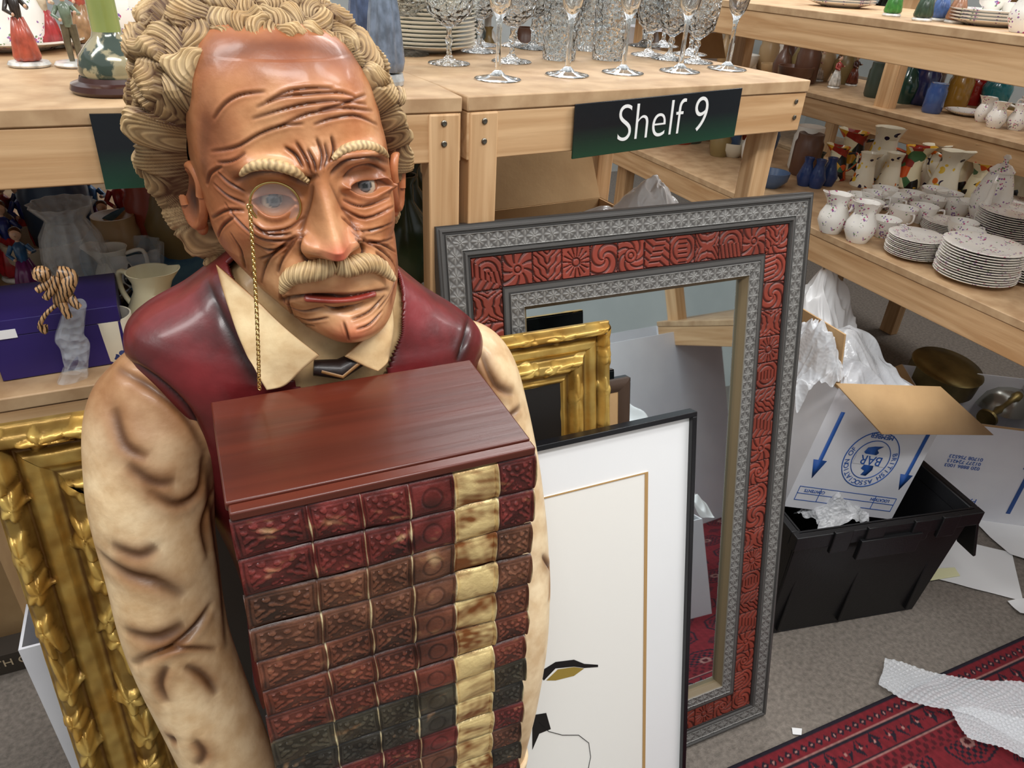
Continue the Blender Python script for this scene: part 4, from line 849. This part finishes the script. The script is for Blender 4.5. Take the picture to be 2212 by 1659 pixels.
def figurine(label,loc,h,dress,top,hat=None,skin=(236,190,160),hair=(90,55,30),basec=(235,232,224),skirt=True,rz=0,group=None,br=.5):
    e=thing('figurine',label,'figurine',loc,rz,group=group);s=h/.2
    g=lambda c:mat('fig_glaze',c,.25,coat=.3,c2=tuple(int(x*.75) for x in c),ns=60)
    P_=lambda *a:tuple(v*s for v in a)
    one(s_lathe([(0,0),(.034*s*br*2,0),(.036*s*br*2,.004*s),(.033*s*br*2,.010*s),(0,.011*s)],28),'base',g(basec),e)
    b=MB()
    if skirt: b.add(s_lathe([(0,.010*s),(.030*s,.012*s),(.033*s,.02*s),(.026*s,.06*s),(.014*s,.098*s),(0,.1*s)],48,pleat=.08,pn=9))
    else:
        for sx in (-1,1): b.add(s_tube([P_(sx*.009,0,.010),P_(sx*.010,-.002,.05),P_(sx*.007,0,.092)],[.006*s,.008*s,.011*s],12))
    b.obj('skirt' if skirt else 'trousers',g(dress),e,ang=70)
    b=MB();b.add(s_tube([P_(0,0,.088),P_(0,-.002,.11),P_(0,0,.132),P_(0,0,.142)],[.013*s,.016*s,.017*s,.006*s],18,flat=.8))
    b.add(s_tube([P_(-.015,0,.132),P_(-.026,-.006,.112),P_(-.012,-.022,.104)],[.006*s,.0055*s,.004*s],10));b.add(s_tube([P_(.015,0,.132),P_(.028,-.004,.116),P_(.022,-.022,.12)],[.006*s,.0055*s,.004*s],10));b.obj('jacket',g(top),e,ang=70)
    b=MB();b.add(s_tube([P_(0,0,.138),P_(0,0,.15)],.005*s,10));b.add(s_sph(P_(0,-.001,.160),(.0125*s,.013*s,.0145*s),20,14));b.add(s_sph(P_(0,-.0145,.158),.0022*s,8,6));b.add(s_sph(P_(-.012,-.022,.104),.0042*s,8,6));b.add(s_sph(P_(.022,-.022,.12),.0042*s,8,6));b.obj('head',g(skin),e,ang=70)
    b=MB();b.add(s_sph(P_(0,.003,.165),(.0138*s,.0135*s,.0125*s),20,12));b.obj('hair',g(hair),e,ang=70)
    if hat: one(s_lathe([(0,.172*s),(.022*s,.172*s),(.021*s,.175*s),(.011*s,.178*s),(.009*s,.190*s),(0,.192*s)],24),'hat',g(hat),e)
    return e
figurine('girl figurine in a red skirt on a white base',S9(65,142),.125,(196,92,70),(60,50,45),hair=(60,40,25),rz=.3,br=.75).scale=(.8,.8,1)
figurine('boy figurine in green jacket on a white base',S9(168,142),.115,(110,100,78),(126,142,120),skirt=False,hair=(150,90,50),br=.7)
figurine('child figurine wearing a green hat',S9(396,128),.10,(110,60,45),(60,120,80),hat=(60,130,80))
figurine('child figurine with brown coat on a white base',S9(200,90),.13,(170,130,90),(190,90,70),hair=(110,70,40))
figurine('small child figurine in a red dress',S9(115,100),.11,(180,60,60),(220,200,170),hair=(150,100,60))
figurine('slender lady figurine in a blue-grey gown',S9(835,182),.30,(120,132,150),(100,112,134),hair=(60,60,66),basec=(200,204,206),br=.45).scale=(.52,.52,1)
figurine('slender lady figurine in a blue coat beside glasses',S9(790,150),.30,(84,98,128),(84,98,128),hair=(80,70,60),basec=(190,195,200),br=.45).scale=(.5,.5,1)
lathe_thing('plate','floral plate with gilt rim under figurines','plate',[(0,0),(.07,0),(.075,.004),(.115,.014),(.115,.017),(.073,.008),(0,.006)],floral,S9(30,90),44)
for q,s in (((330,90),.9),((440,88),.9),((20,90),.8),((300,70),.8),((90,75),.7)):
    o=lathe_thing('vase','white porcelain vase painted with roses','vase',vp,floral,S9(*q),36,'rose painted porcelain');o.scale=(s,)*3
stk=lathe_thing('plate','cream plate in a stack on the shelf','plate',plp,china,S9(850,80)-Vector((0,.03,0)),40,'cream plates on shelf nine')
for i in range(1,12): dup(stk,stk.location+Vector((0,0,i*.0068)))
e=thing('table_lamp','green glazed lamp with dark footed base and gold scrolls','lamp',S9(258,196))
one(s_lathe([(0,0),(.050,0),(.053,.004),(.051,.010),(.042,.013),(.040,.018),(0,.02)],48),'foot',mat('dark_wood_foot',(58,26,18),.25,coat=.5),e)
one(s_lathe([(.038,.018),(.040,.024),(.036,.040),(.026,.052),(.018,.060),(.016,.066),(0,.068)],48),'base',mat('scroll_glaze',(60,72,62),.12,c2=(160,150,118),ns=34,coat=.6,lo=.50,hi=.54,m=.2),e)
one(s_lathe([(.016,.06),(.0155,.10),(.020,.15),(.028,.20),(.036,.24),(.03,.26),(0,.26)],40),'column',mat('olive_glaze',(132,144,80),.15,coat=.6,c2=(158,168,98),ns=8),e)
# ------------------------------------------------ lower left shelf
ZL=.9855
cobalt=mat('purple_card',(40,28,92),.45,c2=(48,34,106),ns=5)
qq=at(135,762,y=1.0);e=thing('gift_box','dark purple presentation box with white label','box',(qq.x-.075,1.0,ZL),radians(3))
one(s_box((0,0,0),(.15,.12,.062)),'box_body',cobalt,e,bevel=.001);one(s_box((-.001,-.001,.0625),(.151,.121,.085)),'lid',cobalt,e,bevel=.001)
one(s_box((.012,-.0018,.06),(.032,-.001,.072)),'label_sticker',paper,e)
def L3(px,py,z=ZL): v=at(px,py,z=z+.0005);v.y=min(v.y,1.50);return v
lathe_thing('glass_vase','tall cut crystal vase with flared rim','vase',[(0,0),(.035,0),(.037,.006),(.03,.02),(.045,.07),(.04,.11),(.026,.135),(.045,.16),(.043,.16),(.024,.135),(.036,.108),(.04,.07),(.02,.02),(0,.018)],ice,L3(190,650),48,pleat=.06,pn=12)
lathe_thing('glass_vase','squat cut crystal bowl vase','vase',[(0,0),(.03,0),(.035,.01),(.045,.05),(.05,.08),(.047,.08),(.04,.05),(.03,.014),(0,.012)],ice,L3(300,630),48,pleat=.06,pn=12)
e=thing('mug','white commemorative mug with blue crest','mug',L3(255,765));mm=spots('crest_mug',(236,228,206),[(40,60,120),(60,80,140)],90,.4,dens=.55)
one(s_lathe([(0,0),(.026,0),(.028,.004),(.029,.062),(.027,.062),(.026,.008),(0,.008)],36),'cup_body',mm,e);handle_part(e,mm,.028,.014,.05,.018,.003)
e=jug_kind('large cream pottery jug with ribbed neck',mat('cream_glaze',(222,212,176),.2));e.location=L3(350,720);e.scale=(.95,)*3;e.rotation_euler[2]=2.4
e=jug_kind('small cream jug beside the cat figure',china);e.location=L3(262,640);e.scale=(.8,)*3
lathe_thing('dish','large marbled blue studio pottery dish','dish',[(0,0),(.05,0),(.09,.02),(.115,.035),(.112,.039),(.085,.025),(0,.008)],mat('blue_marble_glaze',(40,80,120),.15,c2=(90,130,150),ns=18),L3(350,575,ZL+.03),44,rot=(radians(28),0,0))
e=thing('cat_figurine','small black ceramic cat figurine','figurine',L3(240,680),.5);b=MB();bk_=mat('black_glaze',(26,28,34),.15,coat=.5)
b.add(s_tube(catm([(-.03,0,.022),(-.01,0,.026),(.015,0,.026),(.035,0,.034)],14),[.012,.017,.018,.018,.018,.017,.016,.015,.015,.014,.013,.012,.011,.010],16));b.add(s_sph((.045,0,.048),(.013,.012,.012)))
for sy in (-1,1):
    b.add(s_tube([(.047,sy*.007,.056),(.048,sy*.009,.068)],[.005,.001],8))
    for xx in (-.024,.026): b.add(s_tube([(xx,sy*.008,.02),(xx+.003,sy*.009,.001)],[.006,.005],8))
b.add(s_tube(catm([(-.03,0,.025),(-.055,0,.035),(-.06,0,.06),(-.045,0,.07)],12),.004,8));b.obj('body',bk_,e,ang=70)
def stripes(n):
    M=bpy.data.materials.new(n);M.use_nodes=True;N=M.node_tree.nodes;K_=M.node_tree.links;b=N['Principled BSDF'];b.inputs['Roughness'].default_value=.35
    w=N.new('ShaderNodeTexWave');w.inputs['Scale'].default_value=75;w.inputs['Distortion'].default_value=5;tc=N.new('ShaderNodeTexCoord');K_.new(tc.outputs['Object'],w.inputs[0])
    r=N.new('ShaderNodeValToRGB');e=r.color_ramp.elements;e[0].position=.22;e[0].color=(*L((44,30,22)),1);e[1].position=.36;e[1].color=(*L((176,136,94)),1);K_.new(w.outputs[0],r.inputs[0]);K_.new(r.outputs[0],b.inputs['Base Color']);return M
y_=.985;t0=at(150,830,y=y_-.03);e=thing('tiger_ornament','tiger climbing over a clear crystal rock ornament','ornament',(t0.x,y_,ZL))
def tl_(px,py,dy=0): v=at(px,py,y=y_+dy);return (v.x-t0.x,v.y-y_,v.z-ZL)
V,Fc=s_tube(catm([tl_(150,845),tl_(165,780),tl_(150,720),tl_(165,660)],40),np.interp(np.linspace(0,1,40),[0,.3,.6,1],[.022,.014,.018,.010]).tolist(),18,.10,3);V=np.array(V)+.003*fn(np.array(V),160,3)[:,None]
b=MB();b.add((V,Fc));b.obj('crystal_rock',ice,e,ang=30)
b=MB();b.add(s_tube(catm([tl_(125,655,-.03),tl_(145,618,-.035),tl_(150,596,-.03),tl_(122,588,-.03)],14),[.006,.008,.009,.0095,.0095,.009,.009,.009,.009,.009,.009,.009,.008,.008],14))
b.add(s_sph(tl_(90,592,-.035),(.010,.010,.010),16,12));b.add(s_tube([tl_(84,596,-.045),tl_(77,599,-.05)],[.006,.004],10))
for q in ((86,583),(97,581)): b.add(s_sph(tl_(*q,-.035),.003,8,6))
for a_,b_ in (((112,600),(80,628)),((125,600),(98,645)),((150,640),(172,664)),((132,650),(150,686))): b.add(s_tube([tl_(*a_,-.033),tl_((a_[0]+b_[0])/2,(a_[1]+b_[1])/2+4,-.04),tl_(*b_,-.04)],[.006,.005,.004],10))
b.add(s_tube(catm([tl_(122,658,-.03),tl_(98,680,-.035),tl_(86,705,-.035),tl_(98,718,-.035),tl_(98,702,-.035)],16),.0028,8));b.obj('tiger_figure',stripes('tiger_stripes'),e,ang=70)
figc=[((190,40,50),(40,60,150)),((40,110,90),(30,60,130)),((120,40,110),(60,110,160)),((40,60,120),(190,60,60)),((70,90,60),(160,120,60)),((150,30,40),(150,30,40)),((50,70,110),(60,90,140)),((60,100,70),(80,60,120))]
for i,(q,h) in enumerate((((85,560),.16),((100,500),.16),((225,520),.16),((285,540),.17),((310,510),.15),((60,500),.15),((385,520),.15),((140,500),.15),((45,600),.15),((250,570),.13),((75,640),.13),((330,570),.14))):
    figurine('brightly coloured glass figurine on the lower shelf',L3(*q),h,figc[i%8][0],figc[i%8][1],group='coloured figurines on the lower shelf')
for i,(q,h) in enumerate((((890,560),.13),((895,520),.15),((880,600),.12))):
    lathe_thing('vase','dark green pottery vase below the shelf','vase',vp,mat('bottle_green',(50,62,40),.2),L3(*q),30,'dark green pottery')
for i,(q,dc,tc_) in enumerate((((1765,175),(210,190,170),(170,110,90)),((1800,190),(225,220,210),(200,90,80)),((1838,185),(120,60,40),(90,50,40)),((1850,165),(90,60,40),(120,80,50)))):
    figurine('small painted porcelain figurine on the middle shelf',M5(*q),.15,dc,tc_,group='porcelain figurines on the middle shelf')
def T14(px,py,z=1.4005): v=at(px,py,z=z);v.x=min(max(v.x,1.73),2.2);return v
for i,(q,dc,tc_) in enumerate((((1925,35),(70,140,60),(80,150,70)),((1990,45),(60,80,60),(90,60,50)),((2025,45),(90,120,180),(190,170,190)),((2060,50),(170,120,90),(90,120,90)))):
    figurine('painted figurine standing on the upper shelf',T14(*q),.13,dc,tc_,group='figurines on the upper shelf')
pl2=lathe_thing('plate','white floral plate on the upper shelf','plate',plp,floral,T14(1815,15),40,'plates on the upper shelf')
for i in range(1,6): dup(pl2,pl2.location+Vector((0,0,i*.007)))
tp_=T14(2130,55)
for i in range(4): dup(pl2,tp_+Vector((0,0,i*.007)),scale=.9)
c2=cup_kind();c2.location=tp_+Vector((0,0,.034));c2b=dup(c2,T14(2190,60))
lathe_thing('dish','small white china dish on the middle shelf','dish',[(0,0),(.04,0),(.07,.012),(.075,.016),(.04,.006),(0,.005)],floral,M5(2085,248),36)
jj=jug_kind('small white floral china jug',floral)
for i,q in enumerate(((2120,262),(2145,275),(2190,280),(2205,262))): dup(jj,M5(*q),i,scale=.8)
dup(jj,T14(2205,70),1.,scale=.9)
for c_ in list(jj.children): bpy.data.objects.remove(c_)
bpy.data.objects.remove(jj)
BC=[(200,190,170),(150,60,40),(60,70,60),(180,150,110),(90,60,45),(220,215,205),(70,90,120),(130,110,70)]
bgm=[mat('bg_glaze',c_,.3) for c_ in BC]
def clutter(n,xr,yr,z,seed,grp):
    r=random.Random(seed)
    for i in range(n):
        k=r.choice((vp,vp2,[(0,0),(.03,0),(.06,.03),(.065,.06),(.06,.06),(.05,.03),(0,.01)]))
        o=lathe_thing('ornament','assorted glazed pottery ornament on a shelf','ornament',k,r.choice(bgm),(r.uniform(*xr),r.uniform(*yr),z),20,grp);o.scale=(r.uniform(.8,1.4),)*3
clutter(26,(-.9,1.6),(2.92,3.35),1.0505,1,'ornaments on far shelves');clutter(14,(2.55,3.0),(1.0,3.6),.5505,3,'ornaments on low shelf')
clutter(18,(2.55,3.),(2.3,3.6),1.0505,4,'ornaments on middle shelf');clutter(20,(3.7,4.1),(.9,4.5),1.2505,5,'ornaments on distant shelf');clutter(16,(3.7,4.1),(.9,4.5),.9005,6,'ornaments on distant shelf')
clutter(14,(-.65,.25),(1.3,1.48),ZL+.0005,8,'ornaments at the back of the lower shelf')
clutter(14,(1.8,2.2),(1.9,2.6),.8505,10,'ornaments at the end of the china shelf')
e=carton('white carton with blue lettering on a far shelf',(1.75,2.6,.9),(0,0,0),(.3,.3,.36),cardw,[('f',60,.1)]);text('PACK',.07,e,(.15,-.001,.2),(radians(90),0,0),blueprint)
carton('brown carton stored on the floor under shelves',(1.75,1.75,.001),(0,0,.2),(.35,.4,.35),card,[('f',150,.1)])
# ------------------------------------------------ light
def area(n,loc,sx,sy,e,c=(1,.99,.97)):
    l=bpy.data.lights.new(n,'AREA');l.shape='RECTANGLE';l.size=sx;l.size_y=sy;l.energy=e;l.color=c
    o=bpy.data.objects.new(n,l);SC.objects.link(o);o.location=loc;return o
area('ceiling_light',(.2,-.3,2.75),1.4,.3,32);area('ceiling_light',(2.0,.3,2.75),1.4,.3,28);area('ceiling_light',(1.5,2.2,2.75),1.5,.3,28);area('ceiling_light',(-1.2,.9,2.75),1.4,.3,22);area('ceiling_light',(3.6,2.,2.75),1.3,.3,28)
w=bpy.data.worlds.new('w');bpy.context.scene.world=w;w.use_nodes=True
w.node_tree.nodes['Background'].inputs[0].default_value=(.94,.97,1,1);w.node_tree.nodes['Background'].inputs[1].default_value=.78
